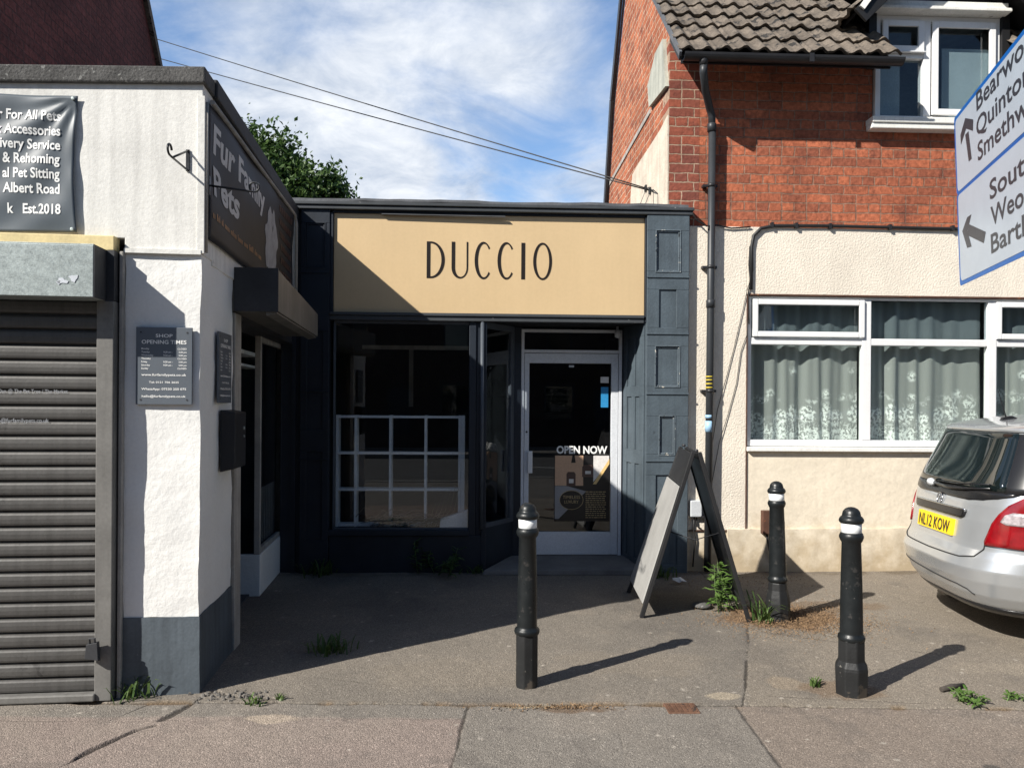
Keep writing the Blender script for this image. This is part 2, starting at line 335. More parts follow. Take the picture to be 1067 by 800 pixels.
M['render_low'] = stucco_mat('cream_smooth_render', (.68, .605, .485), vor=9, dist=.007, stain=(.36, .28, .175), stain_z=.60, th=.60)
M['render_patch'] = mat('old_whitewashed_render', (.58, .50, .41), rough=.95, var=.14, vs=5, bump=.006, bs=22, streak=.2, wear=((.3, .26, .22), 9, .66))
M['slate_patch'] = mat('pale_lead_sheet', (.40, .40, .34), rough=.6, var=.2, vs=5, streak=.3)
M['tile'] = mat('brown_concrete_tiles', (.122, .101, .081), rough=.95, var=.35, vs=7, fine=.25, fs=50, bump=.006, bs=55, wear=[((.028, .026, .024), 9, .58), ((.24, .22, .185), 30, .70)])
M['gutter'] = mat('black_plastic_gutter', (.022, .022, .024), rough=.42, var=.15)
M['pipe'] = mat('grey_black_downpipe', (.030, .033, .037), rough=.45, var=.12)
M['sill_paint'] = mat('white_painted_sill', (.74, .73, .69), rough=.7, var=.06, wear=((.35, .32, .28), 14, .70), streak=.15)
M['cable'] = mat('black_cable', (.02, .02, .02), rough=.5)
M['tape_blue'] = mat('pale_blue_tape', (.30, .48, .66), rough=.4)
M['tape_yellow'] = mat('yellow_tape', (.55, .42, .04), rough=.4)
M['rust'] = mat('rusty_brown_paint', (.085, .04, .026), rough=.8, var=.25, vs=12, wear=((.19, .075, .035), 14, .62))
M['grey_plastic'] = mat('light_grey_plastic', (.50, .52, .54), rough=.5, var=.04)
M['bollard'] = mat('black_bollard_paint', (.010, .012, .013), rough=.36, var=.2, vs=9, rvar=.12, bump=.0016, bs=40, wear=[((.11, .105, .10), 34, .70), ((.035, .034, .033), 8, .60)])
M['bollard_base'] = mat('scuffed_black_bollard_base', (.014, .0145, .015), rough=.55, var=.25, vs=7, bump=.002, bs=40, streak=.1, wear=[((.13, .12, .105), 20, .66), ((.06, .05, .04), 6, .56)])
M['band'] = mat('white_reflective_band', (.78, .80, .80), rough=.35, var=.08, vs=14)
M['frame_black'] = mat('black_stained_timber', (.014, .014, .015), rough=.5, var=.2, wear=((.30, .28, .25), 22, .72))
M['board_white'] = mat('grubby_white_board', (.33, .325, .31), rough=.45, var=.08, streak=.1)
M['board_black'] = mat('black_board_panel', (.012, .012, .013), rough=.35, var=.1)
M['sign_white'] = mat('white_road_sign_face', (.42, .48, .55), rough=.35, var=.04, fine=.02, spec=.5)
M['sign_blue'] = mat('blue_road_sign_border', (.004, .11, .40), rough=.4, var=.05)
M['sign_black'] = mat('black_road_sign_legend', (.035, .042, .055), rough=.4, var=.05)
M['steel_post'] = mat('grey_steel_post', (.25, .26, .27), rough=.5, var=.1, metal=.4)
M['car'] = mat('silver_car_paint', (.50, .52, .535), rough=.26, var=.03, fine=.03, fs=400, spec=.5, metal=.62, coat=.6)
M['car_glass'] = mat('dark_car_glass', (.006, .010, .010), rough=.03, var=.05, spec=.9)
M['car_black'] = mat('black_car_trim', (.012, .012, .013), rough=.25, var=.1, spec=.5)
M['seam'] = mat('panel_gap', (.02, .02, .02), rough=.8)
M['chrome'] = mat('bright_chrome', (.65, .66, .68), rough=.15, metal=1.0)
M['lamp_red'] = mat('red_lamp_lens', (.20, .003, .006), rough=.15, var=.25, vs=18, fine=.05, fs=90, spec=.7, coat=.7)
M['lamp_clear'] = mat('clear_lamp_lens', (.33, .29, .30), rough=.2, var=.3, vs=50, fine=.1, spec=.7, coat=.7)
M['plate_yellow'] = mat('yellow_number_plate', (.80, .56, .015), rough=.4, var=.02)
M['tyre'] = mat('tyre_rubber', (.018, .018, .019), rough=.85, var=.15)
M['alloy'] = mat('alloy_wheel', (.42, .43, .44), rough=.35, metal=.7)
M['paper'] = mat('crumpled_paper', (.55, .58, .62), rough=.8, var=.1)
M['stick'] = mat('dark_broken_stick', (.05, .042, .036), rough=.9, var=.3, vs=20)
M['litter'] = mat('dry_leaf_litter', (.21, .135, .075), rough=.9, var=.45, vs=30, fine=.3)
M['poster'] = mat('poster_tan', (.58, .37, .24), rough=.35, var=.06)
M['poster_grey'] = mat('poster_grey', (.28, .28, .29), rough=.35, var=.1)
M['poster_pale'] = mat('poster_pale', (.68, .65, .62), rough=.35, var=.15, vs=10)
M['poster_dark'] = mat('poster_dark', (.014, .013, .014), rough=.3)
M['poster_wood'] = mat('poster_amber', (.70, .48, .2), rough=.35)
M['poster_brown'] = mat('poster_brown', (.085, .05, .042), rough=.35, var=.1)
M['gold'] = mat('muted_gold_print', (.45, .34, .18), rough=.5)
M['blue_sticker'] = mat('bright_blue_notice', (.03, .24, .50), rough=.4, var=.05)
M['leaf_tree'] = leaf_mat('broadleaf', (.028, .064, .016), (.085, .145, .035), .32)
M['leaf_grass'] = leaf_mat('grass_blades', (.045, .09, .02), (.11, .165, .045), .35)
M['leaf_weed'] = leaf_mat('weed_leaves', (.075, .15, .028), (.15, .24, .065), .4)
M['leaf_bush'] = leaf_mat('bramble_leaves', (.03, .06, .018), (.07, .12, .035), .3)
M['bark'] = mat('grey_brown_bark', (.09, .07, .05), rough=.95, var=.3, bump=.02, bs=12)
M['stem'] = mat('green_stem', (.10, .16, .05), rough=.7)
M['iron_cover'] = mat('rusty_iron_cover', (.13, .068, .042), rough=.85, var=.3, vs=20, wear=((.05, .035, .028), 25, .6))

def curtain_mat():
    m = bpy.data.materials.new('lace_net_curtain'); m.use_nodes = True; nt = m.node_tree; n = nt.nodes; L = nt.links; n.clear()
    out = n.new('ShaderNodeOutputMaterial'); tc = n.new('ShaderNodeTexCoord'); uv = n.new('ShaderNodeUVMap'); uv.uv_map = 'UVMap'
    sep = n.new('ShaderNodeSeparateXYZ'); L.new(uv.outputs[0], sep.inputs[0])
    def ma(op, a, c=0.0, clamp=False):
        q = n.new('ShaderNodeMath'); q.operation = op; q.use_clamp = clamp
        for i, v in enumerate((a, c)):
            if isinstance(v, (int, float)): q.inputs[i].default_value = v
            else: L.new(v, q.inputs[i])
        return q.outputs[0]
    def mr(v, a, b, lo=0.0, hi=1.0):
        q = n.new('ShaderNodeMapRange'); L.new(v, q.inputs[0]); q.inputs[1].default_value = a; q.inputs[2].default_value = b; q.inputs[3].default_value = lo; q.inputs[4].default_value = hi; return q.outputs[0]
    # flowers: rings of petals round scattered cell centres (voronoi), fading out upwards
    def flowers(scale, lo, hi, rnd=.7):
        vo = n.new('ShaderNodeTexVoronoi'); vo.voronoi_dimensions = '2D'; vo.inputs['Scale'].default_value = scale; vo.inputs['Randomness'].default_value = rnd; L.new(uv.outputs[0], vo.inputs['Vector'])
        w = n.new('ShaderNodeTexNoise'); w.inputs['Scale'].default_value = scale*5; w.inputs['Detail'].default_value = 2; L.new(uv.outputs[0], w.inputs[0])
        d = ma('ADD', vo.outputs['Distance'], ma('MULTIPLY', ma('SUBTRACT', w.outputs[0], .5), .95))
        return ma('MULTIPLY', mr(d, hi, hi-.06), mr(d, lo-.05, lo))
    z = sep.outputs['Y']                                     # metres above the sill
    thr = n.new('ShaderNodeTexNoise'); thr.inputs['Scale'].default_value = 3.3; thr.inputs['Detail'].default_value = 3; L.new(uv.outputs[0], thr.inputs[0])
    band = ma('MULTIPLY', mr(ma('ADD', z, ma('MULTIPLY', ma('SUBTRACT', thr.outputs[0], .5), .55)), .46, .34), 1.0)
    def fine(sc, a):
        w = n.new('ShaderNodeTexNoise'); w.inputs['Scale'].default_value = sc; w.inputs['Detail'].default_value = 3; w.inputs['Roughness'].default_value = .6; L.new(uv.outputs[0], w.inputs[0]); return mr(w.outputs[0], a, a+.05)
    def clump(sc, rad):
        vo = n.new('ShaderNodeTexVoronoi'); vo.voronoi_dimensions = '2D'; vo.inputs['Scale'].default_value = sc; vo.inputs['Randomness'].default_value = .55; L.new(uv.outputs[0], vo.inputs['Vector']); return mr(vo.outputs['Distance'], rad, rad-.12)
    f1 = ma('MULTIPLY', ma('MULTIPLY', clump(5.2, .50), fine(30, .47)), band)
    f2 = ma('MULTIPLY', ma('MULTIPLY', fine(38, .50), 1.0), mr(z, .20, .12))
    f3 = ma('MULTIPLY', ma('MULTIPLY', clump(3.1, .20), fine(34, .46)), ma('MULTIPLY', mr(z, .40, .45), mr(z, .72, .66)))
    pat = ma('MAXIMUM', ma('MAXIMUM', f1, f2), f3)
    weave = n.new('ShaderNodeTexNoise'); weave.inputs['Scale'].default_value = 240; L.new(uv.outputs[0], weave.inputs[0])
    al = ma('ADD', ma('ADD', .30, ma('MULTIPLY', pat, .52)), ma('MULTIPLY', ma('SUBTRACT', weave.outputs[0], .5), .25), True)
    # more thread is seen through where the net turns away from the eye: folds
    lw = n.new('ShaderNodeLayerWeight'); lw.inputs[0].default_value = .35
    al = ma('ADD', al, ma('MULTIPLY', lw.outputs['Facing'], .5), True)
    d = n.new('ShaderNodeBsdfDiffuse'); d.inputs[0].default_value = (.88, .90, .87, 1); t = n.new('ShaderNodeBsdfTransparent')
    mx = n.new('ShaderNodeMixShader'); L.new(al, mx.inputs[0]); L.new(t.outputs[0], mx.inputs[1]); L.new(d.outputs[0], mx.inputs[2]); L.new(mx.outputs[0], out.inputs[0])
    return m
M['net'] = curtain_mat()

def ground_mat(name):
    m = bpy.data.materials.new(name); m.use_nodes = True; nt = m.node_tree; n = nt.nodes; L = nt.links
    b = n['Principled BSDF']; at = n.new('ShaderNodeAttribute'); at.attribute_name = 'tone'; tc = n.new('ShaderNodeTexCoord')
    vo = n.new('ShaderNodeTexVoronoi'); vo.inputs['Scale'].default_value = 175; L.new(tc.outputs['Object'], vo.inputs['Vector'])
    hs = n.new('ShaderNodeSeparateColor'); L.new(vo.outputs['Color'], hs.inputs[0])
    mr = n.new('ShaderNodeMapRange'); L.new(hs.outputs[0], mr.inputs[0]); mr.inputs[3].default_value = .92; mr.inputs[4].default_value = 1.46
    sp = n.new('ShaderNodeMapRange'); L.new(hs.outputs[1], sp.inputs[0]); sp.inputs[1].default_value = .90; sp.inputs[2].default_value = .96; sp.inputs[3].default_value = 1.0; sp.inputs[4].default_value = 1.55
    dk = n.new('ShaderNodeMapRange'); L.new(vo.outputs['Distance'], dk.inputs[0]); dk.inputs[1].default_value = .35; dk.inputs[2].default_value = .75; dk.inputs[3].default_value = 1.0; dk.inputs[4].default_value = .68
    def ma(op, a, c):
        q = n.new('ShaderNodeMath'); q.operation = op; L.new(a, q.inputs[0]); L.new(c, q.inputs[1]); return q.outputs[0]
    f = ma('MULTIPLY', ma('MULTIPLY', mr.outputs[0], sp.outputs[0]), dk.outputs[0]); cc = n.new('ShaderNodeCombineColor')
    for i in range(3): L.new(f, cc.inputs[i])
    mx = n.new('ShaderNodeMix'); mx.data_type = 'RGBA'; mx.blend_type = 'MULTIPLY'; mx.inputs[0].default_value = 1; L.new(at.outputs['Color'], mx.inputs[6]); L.new(cc.outputs[0], mx.inputs[7])
    L.new(mx.outputs[2], b.inputs['Base Color']); b.inputs['Roughness'].default_value = .92; b.inputs['Specular IOR Level'].default_value = .2
    bp = n.new('ShaderNodeBump'); bp.inputs['Distance'].default_value = .0026; bp.invert = True; L.new(vo.outputs['Distance'], bp.inputs['Height']); L.new(bp.outputs[0], b.inputs['Normal'])
    return m
M['tarmac'] = ground_mat('worn_tarmac')
M['tarmac_far'] = mat('tarmac_plain', (.13, .12, .108), rough=.92, var=.15, vs=3, fine=.3, fs=60, bump=.003, bs=150)
M['road'] = mat('road_asphalt', (.055, .055, .056), rough=.9, var=.15, vs=2, fine=.3, fs=60)
M['kerb'] = mat('kerb_stone', (.26, .25, .23), rough=.9, var=.15)
M['line'] = mat('white_road_paint', (.6, .6, .57), rough=.8, var=.15)

# ------------------------------------------------------------------ text
_tc = {}
def text_geo(s, bold=0.0):
    key = (s, bold)
    if key in _tc: return _tc[key]
    c = bpy.data.curves.new('lettering', 'FONT'); c.body = s; c.size = 1.0; c.offset = bold; c.resolution_u = 3; c.fill_mode = 'FRONT'
    o = bpy.data.objects.new('lettering', c); COL.objects.link(o)
    dg = bpy.context.evaluated_depsgraph_get(); me = bpy.data.meshes.new_from_object(o.evaluated_get(dg))
    vs = [tuple(v.co) for v in me.vertices]; fs = [tuple(p.vertices) for p in me.polygons]
    bpy.data.objects.remove(o); bpy.data.curves.remove(c); bpy.data.meshes.remove(me)
    _tc[key] = (vs, fs); return vs, fs
CAP = max(v[1] for v in text_geo('H')[0])
def put_text(mb, s, origin, ux, uy, cap, align='L', bold=0.0, width=None, lift=.0):
    vs, fs = text_geo(s, bold)
    if not vs: return
    x0 = min(v[0] for v in vs); x1 = max(v[0] for v in vs); k = cap/CAP; kx = k if width is None else width/(x1-x0)
    sh = {'L': -x0, 'R': -x1, 'C': -(x0+x1)/2}[align]
    o = Vector(origin); ux = Vector(ux); uy = Vector(uy); nn = ux.cross(uy).normalized()
    mb.add([o+ux*((v[0]+sh)*kx)+uy*(v[1]*k)+nn*lift for v in vs], fs)

# ------------------------------------------------------------------ ground
class Lat:
    def __init__(s, seed): s.g = np.random.default_rng(seed).random((256, 256))
    def at(s, x, y):
        xi = np.floor(x).astype(int); yi = np.floor(y).astype(int); fx = x-xi; fy = y-yi
        fx = fx*fx*(3-2*fx); fy = fy*fy*(3-2*fy); g = s.g
        a = g[xi % 256, yi % 256]; b = g[(xi+1) % 256, yi % 256]; c = g[xi % 256, (yi+1) % 256]; d = g[(xi+1) % 256, (yi+1) % 256]
        return (a*(1-fx)+b*fx)*(1-fy)+(c*(1-fx)+d*fx)*fy
def fbm(x, y, sc, seed, oct=5, gain=.55):
    r = 0; a = 1; t = 0
    for i in range(oct):
        r = r+a*Lat(seed+i).at(x*sc*2**i+17.3*i, y*sc*2**i+5.1*i); t += a; a *= gain
    return r/t
def seg_dist(X, Y, pts):
    d = np.full(X.shape, 9.0)
    for (ax, ay), (bx, by) in zip(pts[:-1], pts[1:]):
        vx, vy = bx-ax, by-ay; t = np.clip(((X-ax)*vx+(Y-ay)*vy)/(vx*vx+vy*vy), 0, 1)
        d = np.minimum(d, np.hypot(X-ax-t*vx, Y-ay-t*vy))
    return d
EDGE = [(-4.2, 4.07), (-1.07, 3.99), (.2, 3.935), (1.3, 3.905), (2.78, 3.80), (6.5, 3.55)]
def ground_sheet(name, x0, x1, y0, y1, st):
    nx = int((x1-x0)/st)+1; ny = int((y1-y0)/st)+1
    X, Y = np.meshgrid(np.linspace(x0, x1, nx), np.linspace(y0, y1, ny)); X = X.ravel(); Y = Y.ravel()
    wob = (fbm(X, Y, 7, 3)-.5)*.05+(fbm(X, Y, 30, 9, 3)-.5)*.035
    ex = np.array([p[0] for p in EDGE]); ey = np.array([p[1] for p in EDGE]); ye = np.interp(X, ex, ey)
    n1 = fbm(X, Y, 1.6, 20); n2 = fbm(X, Y, 6, 40); n3 = fbm(X, Y, 22, 60, 3)
    def c(*v): return np.array(v)[None, :]*np.array([.97, .943, .90])
    fore = c(.165, .150, .132); col = np.repeat(fore, len(X), 0)
    def blend(col, mask, to): return col*(1-mask[:, None])+np.asarray(to)*mask[:, None]
    def sm(v, a, b): t = np.clip((v-a)/(b-a), 0, 1); return t*t*(3-2*t)
    # forecourt: a dusty lighter car-parking side right of a diagonal joint, a darker patched side left
    joint = [(1.36, 3.9), (1.47, 4.16), (1.78, 5.0), (1.95, 5.5), (2.0, 6.2), (2.05, 7.1)]
    right = sm(X-np.interp(Y, [p[1] for p in joint], [p[0] for p in joint])+wob, -.015, .03)
    col = blend(col, right*.75, c(.205, .180, .150))
    col = blend(col, sm(n1, .50, .68)*.35, c(.215, .192, .165)); col = blend(col, sm(n1, .48, .30)*.45, c(.115, .106, .098))
    col = blend(col, sm(n2, .58, .72)*.3, c(.23, .20, .168))
    # footway below the edge
    pav = sm(ye-Y+wob*.15, -.006, .012)
    pc = np.repeat(c(.180, .166, .15), len(X), 0)
    xl = np.interp(Y, [3.2, 3.94], [-.12, -.045]); xr = np.interp(Y, [3.2, 3.9], [1.30, 1.325])
    pink = sm(ye-.17-Y+wob*.3, -.01, .03)*sm(xl-X+wob*.2, -.006, .006)
    pc = blend(pc, pink*.95, c(.222, .184, .166))
    pc = blend(pc, sm(X-xr+wob*.4, -.012, .012), c(.195, .165, .142))
    pc = blend(pc, sm(X-np.interp(Y, [3.2, 3.94], [.63, .70])+wob*.1, -.01, .01)*sm(xr-X, -.01, .01)*.6, c(.18, .165, .148))
    pc = blend(pc, sm(n1, .52, .7)*.3, c(.24, .212, .185)); pc = blend(pc, sm(n2, .40, .28)*.3, c(.11, .10, .093))
    col = col*(1-pav[:, None])+pc*pav[:, None]
    dz = (n1-.5)*.016+(n2-.5)*.006+(n3-.5)*.002
    # cracks and joints: (points, half width, strength, depth)
    cracks = [(EDGE, .016, .95, .014), ([(-.045, 3.94), (-.075, 3.7), (-.11, 3.2)], .007, .7, .004),
              ([(1.325, 3.9), (1.31, 3.6), (1.30, 3.2)], .007, .6, .003), ([(.70, 3.92), (.66, 3.6), (.63, 3.2)], .004, .25, .001),
              (joint, .009, .7, .006), ([(-1.44, 4.08), (-1.46, 3.98), (-1.50, 3.84), (-1.53, 3.78)], .014, .75, .01),
              ([(-1.53, 3.72), (-1.60, 3.66), (-1.70, 3.48), (-1.76, 3.3)], .011, .8, .012), ([(-1.66, 4.0), (-1.74, 3.86), (-1.77, 3.78)], .006, .5, .004),
              ([(-1.40, 4.16), (-1.33, 4.10), (-1.22, 4.07), (-1.05, 4.04)], .016, .7, .012), ([(-4, 3.86), (-2.4, 3.80), (-1.7, 3.77), (-.9, 3.78), (-.08, 3.77)], .004, .3, .002),
              ([(.25, 7.0), (.3, 6.2), (.55, 5.6), (.66, 5.35)], .05, .0, .0), ([(2.3, 6.9), (2.6, 6.2), (3.4, 5.9), (4.4, 6.0)], .004, .4, .003),
              ([(1.9, 5.2), (2.4, 4.9), (2.9, 4.65)], .006, .5, .003), ([(1.42, 4.05), (1.7, 4.0), (2.1, 3.93), (2.5, 3.88)], .006, .5, .003), ([(-.9, 4.35), (-.4, 4.2), (.1, 4.22), (.5, 4.1)], .004, .35, .002), ([(.3, 3.95), (.42, 4.3), (.36, 4.6)], .003, .3, .002), ([(2.2, 4.4), (2.9, 4.45), (3.5, 4.8)], .004, .4, .002)]
    for pts, hw, st_, dp in cracks:
        if st_ == 0: continue
        d = seg_dist(X+wob*.35, Y+wob*.3, pts); k = np.clip(1.6-d/(hw*np.clip(2.6*n2-.62, .12, 1.4)), 0, 1)
        col = blend(col, k*st_, c(.022, .019, .017)); dz -= k*dp
    # dirt with dry moss gathered along the joints and the foot of the walls
    d = seg_dist(X, Y, EDGE); k = np.clip(1-d/.05, 0, 1)*sm(n2, .42, .62)
    col = blend(col, k*.65, c(.17, .115, .065))
    k = sm(Y-6.80+wob*2, 0, .15)*sm(n2, .3, .6); col = blend(col, k*.6, c(.105, .085, .06))
    # soil patch by the two right posts, pale repair blotches, worn patch of earth by the front joint
    def blot(cx, cy, rx, ry, colr, amt, sharp=.35):
        nonlocal col
        q = np.hypot((X-cx)/rx, (Y-cy)/ry)+(n2-.5)*1.3; col = blend(col, sm(q, 1, 1-sharp)*amt, c(*colr))
    blot(2.25, 5.5, .55, .33, (.16, .098, .055), .75); blot(2.6, 5.8, .5, .2, (.15, .10, .06), .5)
    blot(1.30, 4.03, .10, .05, (.31, .27, .21), .8); blot(.28, 3.915, .20, .028, (.36, .31, .22), .8); blot(.45, 3.86, .25, .06, (.13, .09, .06), .75)
    blot(-1.0, 3.78, .13, .05, (.33, .28, .23), .8); blot(1.72, 4.2, .1, .12, (.24, .20, .155), .7); blot(3.2, 4.4, .5, .12, (.25, .22, .18), .5)
    blot(2.0, 4.1, .24, .15, (.15, .105, .07), .6); blot(-.2, 4.4, .5, .3, (.20, .175, .145), .4); blot(.9, 4.55, .5, .25, (.20, .175, .145), .5)
    blot(2.2, 3.2, .05, .04, (.05, .05, .05), .7)
    # stray pale flecks (gum, chippings)
    r = np.random.default_rng(5)
    for _ in range(150):
        fx, fy, fr = r.uniform(-2, 3.6), r.uniform(3.2, 6.6), r.uniform(.004, .013)
        q = np.hypot(X-fx, (Y-fy)*r.uniform(.7, 1.4)); col = blend(col, np.clip(1.5-q/fr, 0, 1)*.7, c(.40, .37, .33))
    z = dz.clip(-.02, .012); rim = np.minimum.reduce([X+9.0, 10.0-X, Y-2.0, 7.2-Y]); z = z*np.clip(rim/.1, 0, 1)+.004
    me = bpy.data.meshes.new(name); idx = np.arange(nx*ny).reshape(ny, nx)
    q = np.stack([idx[:-1, :-1], idx[:-1, 1:], idx[1:, 1:], idx[1:, :-1]], -1).reshape(-1, 4)
    me.vertices.add(nx*ny); me.vertices.foreach_set('co', np.stack([X, Y, z], 1).astype(np.float32).ravel())
    me.loops.add(q.size); me.loops.foreach_set('vertex_index', q.ravel().astype(np.int32))
    me.polygons.add(len(q)); me.polygons.foreach_set('loop_start', np.arange(0, q.size, 4, dtype=np.int32)); me.polygons.foreach_set('use_smooth', np.ones(len(q), bool))
    at = me.attributes.new('tone', 'FLOAT_COLOR', 'POINT'); at.data.foreach_set('color', np.concatenate([col, np.ones((len(X), 1))], 1).astype(np.float32).ravel())
    me.update(); me.validate(); me.materials.append(M['tarmac'])
    o = bpy.data.objects.new(name, me); COL.objects.link(o); o['kind'] = 'structure'; return o
ground_sheet('pavement', -3.2, 4.2, 2.55, 4.60, .0055)
ground_sheet('forecourt', -4.2, 8.0, 4.60, 7.2, .0125)
ground_sheet('pavement', -9.0, -3.2, 2.0, 4.60, .04); ground_sheet('pavement', 4.2, 10.0, 2.0, 4.60, .04)
def struct(o): o['kind'] = 'structure'; return o
struct(MB().add([(-150, -1.2, -.03), (150, -1.2, -.03), (150, 200, -.03), (-150, 200, -.03)], [(0, 1, 2, 3)]).build('ground', M['tarmac_far']))
struct(MB().add([(-150, -150, -.13), (150, -150, -.13), (150, -1.31, -.13), (-150, -1.31, -.13)], [(0, 1, 2, 3)]).build('road', M['road']))
struct(MB().box(-80, 80, -1.33, -1.2, -.2, -.008).build('kerb', M['kerb'], bevel=.02))
k = MB()
for i in range(-6, 7): k.add([(i*6, -5.05, -.125), (i*6+3, -5.05, -.125), (i*6+3, -4.95, -.125), (i*6, -4.95, -.125)], [(0, 1, 2, 3)])
struct(k.build('road_marking', M['line']))
struct(MB().box(-80, 80, -14.2, -9.0, -.2, .0).build('far_pavement', M['tarmac_far']))

# ------------------------------------------------------------------ pet shop (left), turned 4 degrees; modelled in its own axes: x along the front, y into the depth
PA = (-1.475, 4.13, 0.0); PR = R(4)
pet = thing('pet_shop', 'white rendered single-storey corner shop with a slate-blue plinth and grey roller shutter', 'shop', PA, PR)
b = MB(); b.prism([(-6, 2.40), (-.39, 2.40), (-.39, 2.325), (0, 2.325), (0, 3.226), (-6, 2.965)], lambda u, v, d: (u, d, v), 0, .2); b.box(-.2, 0, .2, 3.25, 2.30, 3.2); b.box(-.165, 0, 3.141, 3.25, 0, 2.30)
b.build('wall', M['panel_white'], pet, bevel=.004)
b = MB(); b.box(-.022, .012, -.012, .005, 2.33, 3.16); b.box(-.388, -.002, -.016, -.001, 2.322, 2.345); b.build('corner_trim', M['panel_white'], pet)
pl = MB().box(-.388, -.006, .004, .68, .41, 2.33).build('pillar', M['white_wall'], pet); roughen(pl, .007, 5.0, .035)
p2 = MB(); p2.hexa([(-.388, -.006, -.02), (.004, -.006, -.02), (.004, .684, -.02), (-.388, .684, -.02), (-.388, -.003, .412), (-.001, -.003, .412), (-.001, .683, .412), (-.388, .683, .412)])
p2 = p2.build('plinth', M['plinth_blue'], pet); roughen(p2, .004, 6.0, .05, 3.0)
b = MB(); b.hexa([(-6, -.025, 2.96), (.016, -.025, 3.225), (.016, .17, 3.225), (-6, .17, 2.96), (-6, -.025, 3.05), (.016, -.025, 3.312), (.016, .17, 3.312), (-6, .17, 3.05)]); b.build('coping', M['concrete'], pet, bevel=.008)
b = MB(); b.hexa([(-.15, .17, 3.22), (.03, .17, 3.22), (.03, 3.3, 3.19), (-.15, 3.3, 3.19), (-.15, .17, 3.325), (.03, .17, 3.325), (.03, 3.3, 3.30), (-.15, 3.3, 3.30)]); b.build('roof_edge', M['felt'], pet, bevel=.01)
MB().box(-6, -.15, .17, 3.3, 3.0, 3.10).build('roof', M['felt'], pet)
MB().box(-6, -.425, -.045, .03, 2.325, 2.402).build('fascia_strip', M['timber_cream'], pet, bevel=.005)
# roller shutter: slats, box, rails, jamb
sh = MB(); zz = .055; pitch = .0775; prof = []
z = .055
while z < 2.10:
    prof += [(-.046, z), (-.055, z+.004), (-.0585, z+.014), (-.060, z+.034), (-.058, z+.054), (-.054, z+.062), (-.046, z+.066), (-.034, z+.068), (-.034, z+.0725)]; z += pitch
vs = []; fs = []
for (y, z) in prof: vs += [(-6, y, z), (-.485, y, z)]
for i in range(len(prof)-1): fs.append((2*i, 2*i+1, 2*i+3, 2*i+2))
sh.add(vs, fs, False)
shut = sh.build('roller_shutter', M['shutter'], pet, recalc=False)
MB().box(-6, -.487, -.095, -.035, 0.012, .052).build('bottom_bar', M['rail'], shut, bevel=.008)
b = MB(); b.box(-.495, -.412, -.080, -.068, .01, 2.06); b.box(-.495, -.48, -.068, -.02, .01, 2.06); b.box(-.427, -.412, -.068, -.0, .01, 2.06); b.build('guide_rail', M['rail'], shut, bevel=.004)
b = MB(); b.box(-6, -.455, -.222, -.218, 2.06, 2.315); b.box(-6, -.455, -.218, -.03, 2.06, 2.075); b.box(-6, -.455, -.218, -.03, 2.311, 2.323); b.build('shutter_box', M['galv'], shut, bevel=.003)
MB().box(-.455, -.45, -.220, -.0, 2.06, 2.32).build('box_end_plate', M['galv_dark'], shut)
b = MB(); b.box(-.4495, -.412, -.078, -.02, 2.062, 2.32); b.build('end_bracket', M['galv_dark'], shut)
b = MB(); b.hexa([(-.52, -.135, .245), (-.455, -.135, .235), (-.455, -.10, .225), (-.52, -.10, .235), (-.515, -.13, .315), (-.462, -.13, .325), (-.462, -.10, .325), (-.515, -.10, .315)]); b.tube([(-.50, -.12, .31), (-.50, -.125, .345), (-.475, -.125, .345), (-.475, -.12, .31)], .006, 6)
b.build('shutter_lock', M['galv_dark'], shut, bevel=.006)
# torn sticker scraps on the box
s_ = MB()
for (x0, z0, w, h, a) in ((-.60, 2.135, .05, .028, .1), (-.545, 2.15, .04, .035, -.3), (-.615, 2.128, .02, .02, .5)):
    pts = []
    for q in range(9):
        t = 2*math.pi*q/9; rr = 1+.35*math.sin(q*4.1+a*9)
        pts.append((x0+math.cos(t)*w*.5*rr, z0+math.sin(t)*h*.5*rr))
    s_.prism(pts, lambda u, v, d: (u, d, v), -.2245, -.2222)
s_.build('torn_sticker', M['paper'], shut)
# chalky handwriting on two slats
wr = MB()
put_text(wr, 'in, Dan @ The Pet Tree / The Market', (-1.0, -.0625, 1.585), (1, 0, 0), (0, 0, 1), .018, 'L', width=.36)
put_text(wr, 'info@furfamilypets.co.uk', (-1.0, -.0625, 1.435), (1, 0, 0), (0, 0, 1), .02, 'L', width=.27)
wr.build('handwriting', M['text_dim'], shut, recalc=False)
b = MB(); b.box(-.405, -.386, -.03, .03, 0, 2.325); b.build('jamb', M['grey_timber'], pet, bevel=.004)
# side: door post, lintel, shop window with white stall riser, side shutter box
b = MB(); b.hexa([(-.05, .70, .0), (.012, .70, .0), (.012, .86, .0), (-.05, .86, .0), (-.05, .70, 2.10), (.005, .70, 2.10), (.005, .86, 2.10), (-.05, .86, 2.10)]); b.build('door_post', M['grey_timber'], pet, bevel=.004)
b = MB(); b.box(-.2, -.02, .86, 3.14, 2.07, 2.31); b.build('lintel', M['galv_dark'], pet)
b = MB(); b.box(-1.3, -.12, 2.07, 2.13, 0, .33); b.box(-.18, -.12, 2.13, 3.14, 0, .33); b.build('stall_riser', M['white_wall'], pet, bevel=.006)
b = MB(); b.box(-.17, -.125, 2.075, 2.12, .33, 2.07); b.box(-.165, -.13, 2.12, 3.14, .33, .37); b.box(-.165, -.13, 2.12, 3.14, 2.03, 2.07); b.box(-.165, -.13, 3.10, 3.14, .37, 2.03)
sw = b.build('side_window', M['grey_timber'], pet, bevel=.003)
MB().box(-.150, -.145, 2.12, 3.10, .37, 2.03).build('pane', M['glass'], sw)
b = MB(); b.box(-1.3, -.17, 2.10, 2.105, .33, 2.07); b.build('front_pane', M['glass'], sw)
b = MB()
